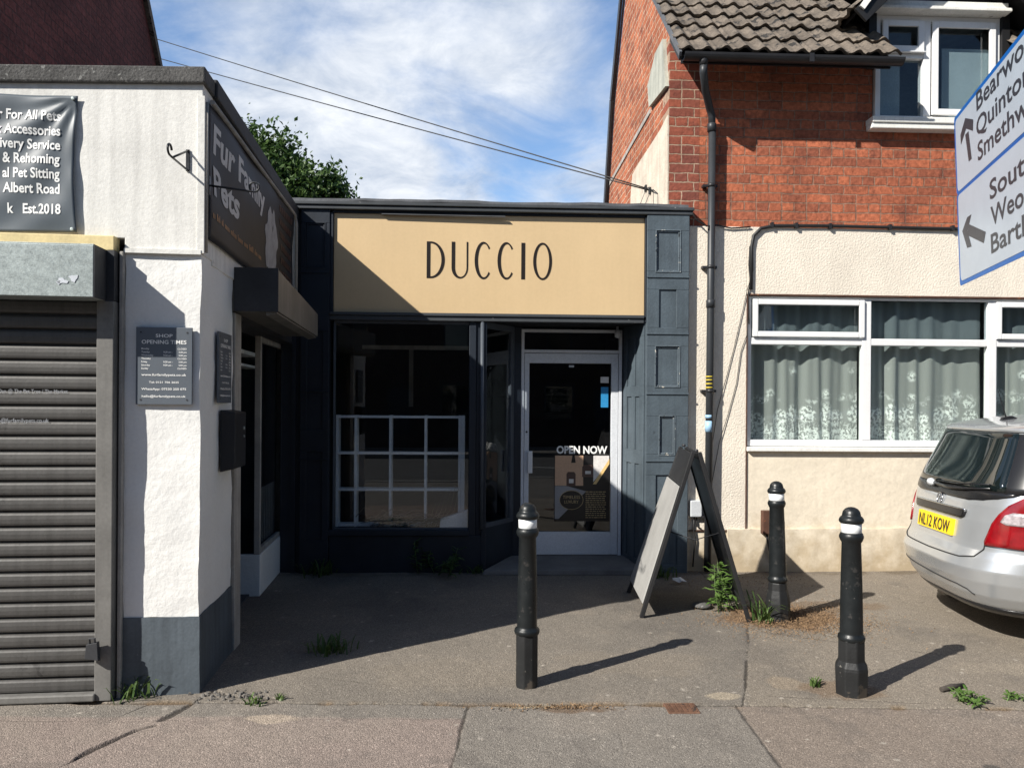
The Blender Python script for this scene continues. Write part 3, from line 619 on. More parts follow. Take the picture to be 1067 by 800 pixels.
for i in range(13): b.box(-.20, -.19, 2.22+i*.07, 2.25+i*.07, .36, .82)
b.build('slatted_screen', M['grey_timber'], sw)
b = MB(); b.box(-1.32, -1.28, .2, 3.1, 0, 3.14); b.box(-1.28, -.166, 3.141, 3.20, 0, 3.14); b.box(-1.28, -.39, .2, .24, 0, 3.14); b.box(-1.28, -.2, .24, 3.1, 2.55, 2.6); b.box(-1.28, -.2, .24, 3.1, .0, .02); b.build('inner_wall', M['interior'], pet)
b = MB(); b.box(-.42, -.26, 1.3, 2.6, 1.93, 1.96); b.box(-.42, -.26, 1.3, 2.6, 1.83, 1.85); b.build('inner_shelf', M['shelf_white'], pet)
b = MB(); b.hexa([(-.05, .69, 2.112), (.264, .69, 2.112), (.264, 2.46, 2.104), (-.05, 2.46, 2.104), (-.05, .69, 2.372), (.264, .69, 2.372), (.264, 2.46, 2.295), (-.05, 2.46, 2.295)]); b.build('side_shutter_box', M['rail'], pet, bevel=.004)
b = MB(); b.box(-.0, .268, .678, .69, 2.106, 2.378); b.build('side_box_end', M['galv_dark'], pet, bevel=.003)
b = MB(); b.hexa([(.19, .70, 2.085), (.255, .70, 2.10), (.255, 2.44, 2.092), (.19, 2.44, 2.077), (.19, .70, 2.108), (.255, .70, 2.108), (.255, 2.44, 2.10), (.19, 2.44, 2.10)]); b.build('side_box_lip', M['rail'], pet)
b = MB(); b.tube([(.02, .10, 3.17), (.02, 2.74, 3.20), (.025, 2.80, 3.14), (.025, 2.80, 2.35)], .014, 8); b.tube([(.012, .03, 3.14), (.012, .03, 2.34)], .011, 6); b.build('conduit', M['grey_timber'], pet)

def petw(x, y, z):
    c, s_ = math.cos(PR), math.sin(PR); return Vector((PA[0]+c*x-s_*y, PA[1]+s_*x+c*y, z))
# front banner
fb = thing('banner', 'dark grey vinyl banner lettered in white on the front of the white shop', 'banner', petw(-.62, 0, 2.42), PR)
nx, nz = 160, 50; vs = []; fs = []
x0, x1, z0, z1 = -2.4, 0.0, .0, .705
def bansurf(u, v):
    x = x0+(x1-x0)*u; z = z0+(z1-z0)*v
    r = math.hypot((x-x1)*.9, z-z1); a = math.atan2(z1-z, x1-x+.001)
    y = -.016-.006*math.sin(a*13)*math.exp(-r*2.4)*min(1, r*9)-.005*math.sin(x*7+z*9)-.004*math.sin(z*26+x*5)*math.exp((x-x1)*4)-.003*math.sin(x*19-z*23)
    x -= .018*math.sin(math.pi*v)*u**12
    return (x, y, z+.008*math.sin(x*3))
for i in range(nx+1):
    for j in range(nz+1): vs.append(bansurf(i/nx, j/nz))
for i in range(nx):
    for j in range(nz): fs.append((i*(nz+1)+j, (i+1)*(nz+1)+j, (i+1)*(nz+1)+j+1, i*(nz+1)+j+1))
o = MB().add(vs, fs, True).build('sheet', M['banner'], fb, recalc=False); so = o.modifiers.new('thick', 'SOLIDIFY'); so.thickness = .002; so.offset = 0
for v in (.02, .98): b = MB(); c = bansurf(.991, v); b.lathe([(.004, 0), (.010, 0), (.010, .003), (.004, .003)], (0, 0, 0), 12); n0 = len(b.v)-48; b.v[n0:] = [(c[0]+p[0], c[1]-.003-p[2], c[2]+p[1]) for p in b.v[n0:]]; b.build('eyelet', M['galv'], fb)
for nm, lines, m_ in (('lettering', (('r For All Pets', .575, 1.0), ('k Accessories', .498, 1), ('ivery Service', .424, 1), ('& Rehoming', .350, 1), ('al Pet Sitting', .274, 1), ('Albert Road', .197, 1), ('k   Est.2018', .092, 1)), M['text_white']),):
    b = MB()
    for s_, zc, _ in lines:
        put_text(b, s_, (-.085 if 'Est' not in s_ else -.075, -.026, zc-.002), (1, 0, 0), (0, 0, 1), .049, 'R', bold=.022, width=None)
    # squeeze the lines to the slab-serif width of the banner
    b.v = [(-.085+(p[0]+.085)*.775, p[1], p[2]) for p in b.v]; b.v = [(p[0], bansurf((p[0]-x0)/(x1-x0), (p[2]-z0)/(z1-z0))[1]-.0032, p[2]) for p in b.v]; b.build(nm, m_, fb, recalc=False)
# side banner
sb = thing('banner', 'brown-black name banner on the shaded side wall of the white shop', 'banner', petw(0, .06, 2.42), PR)
b = MB()
def sbs(u, v):   # y from .05..2.68
    y = 2.64*u; z = .0+v*(.735+.085*u); return (.012+.005*math.sin(y*6+v*5)+.004*math.sin(v*9+y*2.2), y, z)
vs = []; fs = []; nx, nz = 50, 16
for i in range(nx+1):
    for j in range(nz+1): vs.append(sbs(i/nx, j/nz))
for i in range(nx):
    for j in range(nz): fs.append((i*(nz+1)+j, (i+1)*(nz+1)+j, (i+1)*(nz+1)+j+1, i*(nz+1)+j+1))
o = b.add(vs, fs, True).build('sheet', M['banner_dark'], sb, recalc=False); so = o.modifiers.new('thick', 'SOLIDIFY'); so.thickness = .002; so.offset = 0
b = MB(); put_text(b, 'Fur Family', (.026, .10, .50), (0, 1, 0), (0, 0, 1), .15, 'L', bold=.03, width=1.35)
put_text(b, 'Pets', (.026, .10, .27), (0, 1, 0), (0, 0, 1), .15, 'L', bold=.03, width=.60); b.v = [(sbs(p[1]/2.64, p[2]/.78)[0]+.0036, p[1], p[2]) for p in b.v]; b.build('lettering', M['text_grey'], sb, recalc=False)
b = MB(); r_ = random.Random(31); y = .06      # a line of lettering too small to read
while y < 1.25:
    for k in range(r_.randint(2, 6)):
        w = r_.uniform(.012, .022); h = r_.choice((.026, .026, .040)); b.add([(sbs(q/2.64, z/.78)[0]+.0036, q, z) for q, z in ((y, .13), (y+w, .13), (y+w, .13+h), (y, .13+h))], [(0, 1, 2, 3)]); y += w+.009
    y += .03
b.build('strapline', M['text_gold'], sb, recalc=False)
b = MB()
pts = []
for q in range(40):
    t = 2*math.pi*q/40; rr = 1+.10*math.sin(7*t)+.07*math.sin(11*t+1); pts.append((1.68+.20*rr*math.cos(t), .33+.25*rr*math.sin(t)))
pts = [(1.68, .33)]+pts; b.add([(sbs(u/2.64, v/.79)[0]+.004, u, v) for u, v in pts], [(0, i, i+1) for i in range(1, 40)]+[(0, 40, 1)]); b.build('dog_picture', M['text_dim'], sb, recalc=False)
b = MB()
for i in range(6):
    for k in range(6):
        ya, yb = 2.02+k*.09, 2.02+k*.09+.075; zz = .13+i*.105; b.add([(sbs(y/2.64, z/.81)[0]+.004, y, z) for y, z in ((ya, zz), (yb, zz), (yb, zz+.05), (ya, zz+.05))], [(0, 1, 2, 3)])
b.build('list_lettering', M['poster_brown'], sb)

# opening times signs
def times_sign(label, loc, rz):
    t = thing('opening_times_sign', label, 'sign', loc, rz, 'opening times signs')
    MB().box(0, .283, -.012, 0, 0, .405).build('plate', M['sign_slate'], t, bevel=.002)
    b = MB()
    for (s_, z, cap, w) in (('SHOP', .352, .017, .085), ('OPENING TIMES', .318, .019, .225), ('www.furfamilypets.co.uk', .150, .012, .225), ('Tel: 0121 706 2625', .112, .0095, .15), ('WhatsApp: 07530 250 075', .076, .011, .225), ('hello@furfamilypets.co.uk', .038, .011, .22)):
        put_text(b, s_, (.1415, -.0135, z), (1, 0, 0), (0, 0, 1), cap, 'C', bold=.012, width=w)
    for i, (d, a, c) in enumerate((('Monday', '', 'CLOSED'), ('Tuesday', '9:30 am -', '5:00 pm'), ('Wednesday', '9:30 am -', '5:00 pm'), ('Thursday', '', 'CLOSED'), ('Friday', '9:30 am -', '5:00 pm'), ('Saturday', '9:30 am -', '5:00 pm'), ('Sunday', '', 'CLOSED'))):
        z = .288-i*.0172
        put_text(b, d, (.028, -.0135, z), (1, 0, 0), (0, 0, 1), .0085, 'L', bold=.01)
        if a: put_text(b, a, (.185, -.0135, z), (1, 0, 0), (0, 0, 1), .0085, 'R', bold=.01)
        put_text(b, c, (.255, -.0135, z), (1, 0, 0), (0, 0, 1), .0085, 'R', bold=.01)
    b.build('lettering', M['text_white'], t, recalc=False)
    b = MB()
    for x in (.025, .258):
        for z in (.025, .378): b.add([(x+.005*math.cos(q*math.pi/4), -.0137, z+.005*math.sin(q*math.pi/4)) for q in range(8)], [tuple(range(8))])
    b.build('screw', M['galv_dark'], t, recalc=False)
    return t
times_sign('slate grey opening times sign on the sunlit front of the white pillar', petw(-.324, -.006, 1.53), PR)
times_sign('slate grey opening times sign in shade round the corner on the pillar side', petw(.010, .265, 1.54), PR+R(90))
# letter box, wall brackets
lb = thing('letter_box', 'black metal letter box hanging on the shaded side of the white pillar', 'letter box', petw(0.005, .36, 1.14), PR)
MB().hexa([(0, 0, 0), (.085, 0, .02), (.085, .27, .02), (0, .27, 0), (0, 0, .36), (.085, 0, .345), (.085, .27, .345), (0, .27, .36)]).build('body', M['black_box'], lb, bevel=.006)
b = MB(); b.tube([(.086, .20, .25), (.092, .20, .25)], .010, 10); b.tube([(.086, .20, .20), (.092, .20, .20)], .008, 10); b.build('lock', M['galv'], lb)
def hook_bracket(label, loc, rz):
    t = thing('basket_bracket', label, 'bracket', loc, rz, 'hanging basket brackets')
    MB().box(-.010, .010, -.006, 0, -.04, .075).build('wall_plate', M['black_metal'], t, bevel=.002)
    b = MB(); b.tube([(0, -.004, .068), (0, -.25, -.045)], .0055, 6); b.tube([(0, -.004, -.035), (0, -.25, -.045), (0, -.29, -.045)], .0055, 6)
    sc = [(0, -.29-.030*math.sin(t*.5), -.045+.026*(1-math.cos(t*.5))) for t in np.linspace(0, 9, 16)]
    b.tube(sc, .006, 6); b.build('scroll_arm', M['black_metal'], t)
    return t
hook_bracket('black scrolled basket bracket on the sunlit white front beside the grey banner', petw(-.074, -.002, 2.80), PR)
t = thing('basket_bracket', 'thin black rod bracket sticking out across the name banner on the side wall', 'bracket', petw(.02, .07, 2.71), PR, 'hanging basket brackets')
b = MB(); b.tube([(0, 0, 0), (.22, .05, -.012)]+[(.22+.026*math.sin(a), .05, -.012+.026*(1-math.cos(a))) for a in np.linspace(.4, 5.4, 12)], .0055, 6); b.build('rod', M['black_metal'], t)
MB().box(-.012, 0, -.012, .012, -.05, .05).build('wall_plate', M['black_metal'], t)

# ------------------------------------------------------------------ brick house far left, behind the pet shop (same axes as the pet shop)
gh = thing('brick_house', 'dark red brick gable house rising behind the flat roof of the white shop', 'house', petw(-2.2, 2.3, 0), PR)
gp = [(-.35, 0), (4.1, 0), (4.1, 5.05), (3.603, 5.768), (3.157, 6.371), (2.1, 7.75), (1.7, 7.9), (-.35, 5.2)]
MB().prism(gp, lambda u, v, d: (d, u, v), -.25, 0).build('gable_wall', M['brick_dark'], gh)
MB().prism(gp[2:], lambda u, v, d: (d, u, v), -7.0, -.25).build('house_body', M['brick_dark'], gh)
b = MB()
def slab(a, c, th, xa, xb):      # roof slab between two (y, z) points
    a = Vector(a); c = Vector(c); n_ = Vector((-(c-a).y, (c-a).x)).normalized()*th
    if n_.y < 0: n_ = -n_
    b.prism([tuple(a), tuple(c), tuple(c+n_), tuple(a+n_)], lambda u, v, d: (d, u, v), xa, xb)
slab((4.3, 4.80), (1.7, 7.98), .09, -7.2, .05); slab((-.50, 5.08), (1.7, 7.98), .09, -7.2, .05); b.build('roof', M['tile'], gh)
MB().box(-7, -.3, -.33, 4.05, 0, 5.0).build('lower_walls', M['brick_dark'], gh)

# ------------------------------------------------------------------ tan-fronted shop in the middle
dz = thing('shop_front', 'single-storey shop with a tan name board and dark blue-grey timber front', 'shop', (0, 7.03, 0))
fas = MB().box(-1.332, 1.508, 7.025, 7.06, 2.365, 3.262).build('fascia_board', M['fascia_tan'], dz, bevel=.003)
b = MB()     # the name, thick and thin strokes
def ell(cx, cz, a, c, t): return (cx+a*math.cos(t), cz+c*math.sin(t))
def ring(outer, inner):
    n = len(outer); vs = [(p[0], 7.0215, p[1]) for p in outer]+[(p[0], 7.0215, p[1]) for p in inner]; vs2 = [(x, 7.0255, z) for x, y, z in vs]
    fs = [(i, i+1, n+i+1, n+i) for i in range(n-1)]; fs += [(2*n+a, 2*n+b_, 2*n+c, 2*n+d) for a, b_, c, d in [(f[3], f[2], f[1], f[0]) for f in fs]]
    fs += [(i+1, i, 2*n+i, 2*n+i+1) for i in range(n-1)]+[(n+i, n+i+1, 3*n+i+1, 3*n+i) for i in range(n-1)]+[(0, n, 3*n, 2*n), (n-1, 3*n-1, 4*n-1, 2*n-1)]
    b.add(vs+vs2, fs)
zb, zt = 2.685, 3.018; zm = (zb+zt)/2; hh = (zt-zb)/2
def rect(x0, x1, z0=zb, z1=zt): b.box(x0, x1, 7.0215, 7.0255, z0, z1)
T = np.linspace(-math.pi/2, math.pi/2, 25)
# D
rect(-.493, -.461); ring([(-.462, zb)]+[ell(-.455, zm, .125, hh, t) for t in T]+[(-.462, zt)], [(-.462, zb+.014)]+[ell(-.457, zm, .098, hh-.015, t) for t in T]+[(-.462, zt-.014)])
# U
T2 = np.linspace(math.pi, 2*math.pi, 25); uc = -.192; ua = .075
ring([(uc-ua, zt)]+[ell(uc, zb+.10, ua, .10, t) for t in T2]+[(uc+ua, zt)], [(uc-ua+.031, zt)]+[ell(uc+.009, zb+.10, ua-.022, .086, t) for t in T2]+[(uc+ua-.014, zt)])
# C C
for cx in (.023, .232):
    T3 = np.linspace(R(42), R(318), 35)
    ring([ell(cx, zm, .080, hh+.004, t) for t in T3], [ell(cx+.006, zm, .056, hh-.013, t) for t in T3])
rect(.370, .404)
T4 = np.linspace(0, 2*math.pi, 49); cx = .565
ring([ell(cx, zm, .086, hh+.004, t) for t in T4], [ell(cx+.001, zm, .060, hh-.013, t) for t in T4])
b.build('lettering', M['letter_black'], fas)
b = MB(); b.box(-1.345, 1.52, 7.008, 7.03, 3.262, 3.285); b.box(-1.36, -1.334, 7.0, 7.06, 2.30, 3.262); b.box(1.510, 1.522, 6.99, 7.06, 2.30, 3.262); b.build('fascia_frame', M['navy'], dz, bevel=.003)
b = MB(); b.box(-1.36, 1.50, 6.975, 7.06, 2.335, 2.362); b.box(-1.36, 1.50, 6.99, 7.06, 2.292, 2.333); b.build('fascia_sill', M['edge_strip'], dz, bevel=.004)
# lifted strip of the top trim over the board
MB().hexa([(-.9, 6.985, 3.250), (.22, 6.975, 3.243), (.22, 6.995, 3.243), (-.9, 7.02, 3.250), (-.9, 6.985, 3.256), (.22, 6.975, 3.249), (.22, 6.995, 3.249), (-.9, 7.02, 3.256)]).build('loose_trim', M['lead'], dz)
b = MB(); b.box(-1.72, 1.945, 6.965, 7.12, 3.285, 3.318); b.box(-1.72, 1.952, 6.95, 7.12, 3.322, 3.352); b.build('cornice', M['edge_strip'], dz, bevel=.006)
fl = MB().box(-1.74, 1.90, 6.96, 7.30, 3.354, 3.378).build('roof_flashing', M['lead'], dz); roughen(fl, .010, 4.0, .09, 8.0)
MB().box(-1.7, 1.70, 7.30, 13.5, 3.30, 3.36).build('roof', M['felt'], dz)

def panelled(name, x0, x1, y, levels, m, zs=(0.0, 3.285), thick=.06, side=None):
    """plank with raised stiles and rails; levels = (z0, z1, inset, moulding) panels"""
    b = MB(); b.box(x0, x1, y+.014, y+thick, *zs); zprev = zs[0]
    for (a, c, ins, mo) in levels:
        b.box(x0, x0+ins, y, y+.0145, a, c); b.box(x1-ins, x1, y, y+.0145, a, c); b.box(x0, x1, y, y+.0145, zprev, a); zprev = c
    b.box(x0, x1, y, y+.0145, zprev, zs[1]); o = b.build(name, m, dz, bevel=.004)
    for (a, c, ins, mo) in levels:
        mb = MB()
        if mo: mb.frame(x0+ins+.002, x1-ins-.002, a+.002, c-.002, y+.004, y+.0135, .012).build('panel_moulding', M['chipped'] if m is M['blue_grey'] else m, o, bevel=.003); MB().frame(x0+ins-.008, x1-ins+.008, a-.008, c+.008, y-.006, y, .008).build('panel_moulding', M['chipped'] if m is M['blue_grey'] else m, o, bevel=.002)
    for z in (2.715, 2.195, 1.645, 1.03): MB().box(x0-.004, x1+.004, y-.010, y+.0, z-.007, z+.007).build('rail_bead', m, o, bevel=.003)
    return o
LV = [(.08, .90, .095, False), (1.09, 1.44, .125, True), (1.71, 2.08, .085, True), (2.25, 2.60, .115, False), (2.765, 3.14, .085, True)]
panelled('pilaster', 1.523, 1.912, 6.975, LV, M['blue_grey'])
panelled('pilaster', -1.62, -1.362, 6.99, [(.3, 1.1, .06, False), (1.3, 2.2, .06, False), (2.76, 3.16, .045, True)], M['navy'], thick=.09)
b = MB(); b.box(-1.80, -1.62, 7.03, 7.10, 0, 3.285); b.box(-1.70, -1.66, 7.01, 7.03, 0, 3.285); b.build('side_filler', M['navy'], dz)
MB().box(1.905, 1.915, 6.98, 7.055, 0, 3.285).build('pilaster_return', M['grey_timber'], dz)
# right reveal, splayed from (1.523, 6.99) back to (1.415, 7.50)
b = MB()
def rev(u, z, d=0.0):     # u 0..1 along the reveal, d out of it (towards the doorway)
    x = 1.519+(1.415-1.519)*u; y = 7.0+.5*u; nxx, nyy = -.979, -.204
    return (x+nxx*d, y+nyy*d, z)
def rbox(u0, u1, z0, z1, d0, d1): b.hexa([rev(u0, z0, d0), rev(u1, z0, d0), rev(u1, z0, d1), rev(u0, z0, d1), rev(u0, z1, d0), rev(u1, z1, d0), rev(u1, z1, d1), rev(u0, z1, d1)])
rbox(0, 1, 0, 2.30, -.03, 0)
for (a, c) in ((0, .10), (.99, 1.12), (1.62, 1.72), (2.18, 2.30)): rbox(.02, .98, a, c, 0, .012)
for (a, c) in ((.10, .99), (1.12, 1.62), (1.72, 2.18)):
    for (u0, u1) in ((.02, .22), (.42, .58), (.80, .98)): rbox(u0, u1, a, c, 0, .012)
b.build('doorway_reveal', M['blue_grey'], dz, bevel=.003)
# display window
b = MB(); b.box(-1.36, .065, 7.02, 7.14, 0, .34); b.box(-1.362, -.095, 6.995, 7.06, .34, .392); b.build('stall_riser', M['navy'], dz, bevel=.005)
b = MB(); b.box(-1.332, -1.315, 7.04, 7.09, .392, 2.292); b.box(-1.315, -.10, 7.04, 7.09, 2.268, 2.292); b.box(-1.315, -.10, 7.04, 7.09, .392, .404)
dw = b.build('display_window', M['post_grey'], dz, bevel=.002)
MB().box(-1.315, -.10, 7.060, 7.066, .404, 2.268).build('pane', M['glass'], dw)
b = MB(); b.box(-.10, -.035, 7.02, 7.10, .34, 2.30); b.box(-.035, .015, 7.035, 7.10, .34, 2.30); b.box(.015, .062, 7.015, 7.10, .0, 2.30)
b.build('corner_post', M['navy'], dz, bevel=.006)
b = MB(); b.tube([(.02, 7.012, .40), (.02, 7.012, 2.29)], .018, 10); b.build('post_bead', M['post_grey'], dz)
# lobby window, running back to the door frame
def lob(u, z, d=0.0): return (.055+(.36-.055)*u+d*.83, 7.08+.45*u-d*.56, z)
b = MB()
def lbox(u0, u1, z0, z1, d0, d1): b.hexa([lob(u0, z0, d0), lob(u1, z0, d0), lob(u1, z0, d1), lob(u0, z0, d1), lob(u0, z1, d0), lob(u1, z1, d0), lob(u1, z1, d1), lob(u0, z1, d1)])
lbox(0, 1, 0, .40, -.05, 0); b.build('lobby_riser', M['navy'], dz, bevel=.004)
b = MB(); lbox(0, 1, .40, .44, -.03, .006); lbox(0, 1, 2.24, 2.295, -.03, .006); lbox(.80, .90, .44, 2.24, -.03, .006); lw = b.build('lobby_window', M['post_grey'], dz, bevel=.002)
b = MB(); lbox(.02, .80, .44, 2.24, -.014, -.009); b.build('pane', M['glass'], lw)
# door
DY = 7.5
b = MB(); b.box(.30, .402, DY-.02, DY+.08, 0, 2.295); b.box(1.395, 1.43, DY-.005, DY+.08, 0, 2.295); b.build('door_surround', M['navy'], dz)
b = MB(); b.box(.402, .432, DY-.012, DY+.05, .06, 2.275); b.box(1.362, 1.393, DY-.012, DY+.05, .06, 2.275); b.box(.432, 1.362, DY-.012, DY+.05, 2.247, 2.275); b.box(.432, 1.362, DY-.012, DY+.05, 2.045, 2.075)
df = b.build('door_frame', M['door_white'], dz, bevel=.003)
MB().box(.432, 1.362, DY+.012, DY+.018, 2.075, 2.247).build('transom_pane', M['glass'], df)
b = MB(); zt_ = 2.040; b.box(.436, .482, DY-.005, DY+.04, .072, zt_); b.box(1.290, 1.358, DY-.005, DY+.04, .072, zt_); b.box(.482, 1.290, DY-.005, DY+.04, 1.945, zt_); b.box(.482, 1.290, DY-.005, DY+.04, .072, .292)
dd = b.build('door', M['door_white'], dz, bevel=.003)
MB().box(.482, 1.290, DY+.014, DY+.020, .292, 1.945).build('pane', M['glass'], dd)
b = MB(); b.box(.470, .515, DY-.052, DY-.02, .87, 1.085); b.box(.48, .50, DY-.02, DY-.005, .89, .92); b.box(.48, .50, DY-.02, DY-.005, 1.04, 1.07); b.build('handle', M['upvc'], dd, bevel=.005)
b = MB(); b.lathe([(.010, 0), (.010, .004)], (0, 0, 0), 12); b.v = [(.459+p[0], DY-.005-p[2], 1.27+p[1]) for p in b.v]; b.build('lock', M['galv_dark'], dd)
b = MB(); b.box(.87, .92, DY-.009, DY-.005, 1.905, 1.925); b.build('closer_badge', M['grey_plastic'], dd)
MB().box(.06, 1.52, 7.0, 7.6, 2.300, 2.33).build('soffit', M['soffit'], dz)
st = MB().hexa([(.02, 6.90, 0), (1.50, 6.875, 0), (1.43, 7.6, 0), (.34, 7.6, 0), (.05, 6.91, .052), (1.48, 6.885, .058), (1.42, 7.6, .068), (.36, 7.6, .068)]).build('doorstep', M['stone'], dz, bevel=.012)
# inside the shop
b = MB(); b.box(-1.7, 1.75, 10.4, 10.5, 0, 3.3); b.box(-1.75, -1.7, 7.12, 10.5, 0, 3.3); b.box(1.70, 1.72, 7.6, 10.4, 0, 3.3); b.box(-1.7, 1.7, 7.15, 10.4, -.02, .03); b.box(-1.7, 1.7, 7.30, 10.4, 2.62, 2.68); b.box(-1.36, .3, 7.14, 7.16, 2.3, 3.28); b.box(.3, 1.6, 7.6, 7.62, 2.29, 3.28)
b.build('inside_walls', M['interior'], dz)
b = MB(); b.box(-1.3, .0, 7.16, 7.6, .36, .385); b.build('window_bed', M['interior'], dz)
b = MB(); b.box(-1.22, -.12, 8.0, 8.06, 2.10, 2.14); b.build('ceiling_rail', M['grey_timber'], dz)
MB().box(-.83, -.78, 9.0, 9.04, 1.5, 2.2).build('hanging_rail', M['grey_timber'], dz)
b = MB(); b.tube([(1.33, 7.40, 2.30), (1.33, 7.40, 2.235)], .012, 8); b.lathe([(.0, -.05), (.03, -.04), (.035, 0), (.02, .03), (0, .035)], (1.33, 7.38, 2.235), 14); b.build('doorway_lamp', M['grey_plastic'], dz)
# white cube shelf behind the glass
cs = thing('cube_shelf', 'white open cube shelf with square openings standing behind the shop window', 'shelf', (-.73, 7.3, .385))
b = MB(); xs = [-1.345, -1.172, -.845, -.512, -.190]; zs = [.405, .735, 1.075, 1.415]
xs = [x*.985 for x in xs]
for x in xs: b.box(x-.011, x+.011, 7.21, 7.34, .39, 1.43)
for z in zs:
    for x0, x1 in zip(xs[:-1], xs[1:]): b.box(x0+.011, x1-.011, 7.213, 7.335, z-.011, z+.011)
b.build('frame', M['shelf_white'], cs)
MB().box(-.174, -.140, 7.20, 7.35, .39, 1.43).build('end_panel', M['shelf_white'], cs, bevel=.002)
wb = MB().hexa([(-.365, 7.10, .386), (-.105, 7.10, .386), (-.105, 7.19, .386), (-.365, 7.19, .386), (-.355, 7.105, .475), (-.105, 7.105, .56), (-.105, 7.185, .56), (-.355, 7.185, .475)]).build('display_block', M['shelf_white'], bevel=.004)
tag(wb, 'white wedge-shaped display block in the bottom corner of the shop window', 'block')
b = MB(); r_ = random.Random(3)
for i in range(70):
    x = r_.uniform(-1.15, -.42); y = r_.uniform(7.12, 7.20); a = r_.gauss(0, .3) + .15; l = r_.uniform(.12, .35); z = .392+abs(r_.gauss(0, .045))
    p0 = Vector((x, y, z)); p1 = p0+Vector((math.cos(a)*l*.5, r_.uniform(-.04, .04), abs(math.sin(a))*l*.5+.01)); p2_ = p1+Vector((math.cos(a)*l*.5, r_.uniform(-.04, .04), r_.uniform(-.05, .05)))
    p2_.y = min(max(p2_.y, 7.10), 7.205); p1.y = min(max(p1.y, 7.10), 7.205)
    p2_.z = max(p2_.z, .392); p1.z = max(p1.z, .392); b.tube([p0, p1, p2_], [.0035, .003, .0015], 4)
for i in range(6):
    x = -.46+i*.02; b.tube([(x, 7.18, .40), (x+.03+.02*i, 7.18, .55), (x+.08+.02*i, 7.17, .66+.03*i)], [.004, .003, .0015], 4)
o = b.build('twig_bundle', M['twig']); tag(o, 'loose bundle of dry twigs lying on the bed of the shop window', 'twigs')
# poster and notice on the door
po = thing('poster', 'poster with a round dark emblem and OPEN NOW lettering on the glass door', 'poster', (1.01, DY+.012, .40))
py = DY+.0115
def ps(name, poly, m_, d): return MB().prism(poly, lambda u, v, q: (u, py-q, v), d, d+.0006).build(name, m_, po)
ps('sheet', [(.737, .396), (1.281, .396), (1.281, 1.045), (.737, 1.045)], M['poster_dark'], 0)
ps('tan_field', [(.742, .745), (1.02, .745), (1.02, 1.04), (.742, 1.04)], M['poster'], .001)
ps('shelf_field', [(.742, .42), (.742, .742), (.86, .742), (1.05, .69), (.78, .42)], M['poster_grey'], .001)
ps('pale_field', [(1.12, .78), (1.275, .98), (1.275, 1.04), (1.12, 1.04)], M['poster_pale'], .001)
ps('amber_stripe', [(1.115, .76), (1.15, .76), (1.278, .96), (1.278, 1.01)], M['poster_wood'], .002)
ps('jar_picture', [(.855, .74), (.945, .74), (.945, .86), (.93, .88), (.87, .88), (.855, .86)], M['poster_brown'], .002)
ps('jar_picture', [(1.01, .83), (1.12, .83), (1.12, .93), (1.105, .95), (1.03, .95), (1.01, .93)], M['poster_brown'], .002)
ps('jar_label', [(.88, .77), (.925, .77), (.925, .81), (.88, .81)], M['poster_pale'], .003)
ps('jar_label', [(1.04, .86), (1.095, .86), (1.095, .89), (1.04, .89)], M['poster_pale'], .003)
ps('lamp_picture', [(.90, .97), (.945, .97), (.935, 1.04), (.912, 1.04)], M['poster_dark'], .002)
E_ = [(.905+.118*math.cos(t), .605+.095*math.sin(t)) for t in np.linspace(0, 2*math.pi, 40, endpoint=False)]
ps('emblem_rim', E_, M['gold'], .003); em = ps('emblem', [(.905+(u-.905)*.96, .605+(v-.605)*.95) for u, v in E_], M['poster_dark'], .004)
b = MB()
put_text(b, 'TIMELESS', (.905, py-.0062, .618), (1, 0, 0), (0, 0, 1), .030, 'C', width=.17); put_text(b, 'LUXURY', (.905, py-.0062, .572), (1, 0, 0), (0, 0, 1), .030, 'C', width=.14)
b.build('emblem_lettering', M['gold'], po, recalc=False)
b = MB(); r_ = random.Random(9)
for i in range(13):
    x = 1.045
    while x < 1.235:
        w = r_.uniform(.012, .04); b.box(x, min(x+w, 1.245), py-.0062, py-.006, .43+i*.021, .437+i*.021); x += w+.007
b.build('small_print', M['gold'], po)
b = MB(); put_text(b, 'OPEN NOW', (1.006, py-.004, 1.062), (1, 0, 0), (0, 0, 1), .070, 'C', bold=.03, width=.50); b.build('open_lettering', M['text_white'], po, recalc=False)
nt_ = MB().box(1.190, 1.262, DY+.008, DY+.0125, 1.515, 1.715).build('notice', M['blue_sticker']); tag(nt_, 'bright blue notice stuck high on the glass shop door', 'notice')
nt_ = MB().box(1.185, 1.265, DY+.008, DY+.0125, 1.755, 1.815).build('notice', M['poster_pale']); tag(nt_, 'small pale notice stuck on the door glass above the blue one', 'notice')

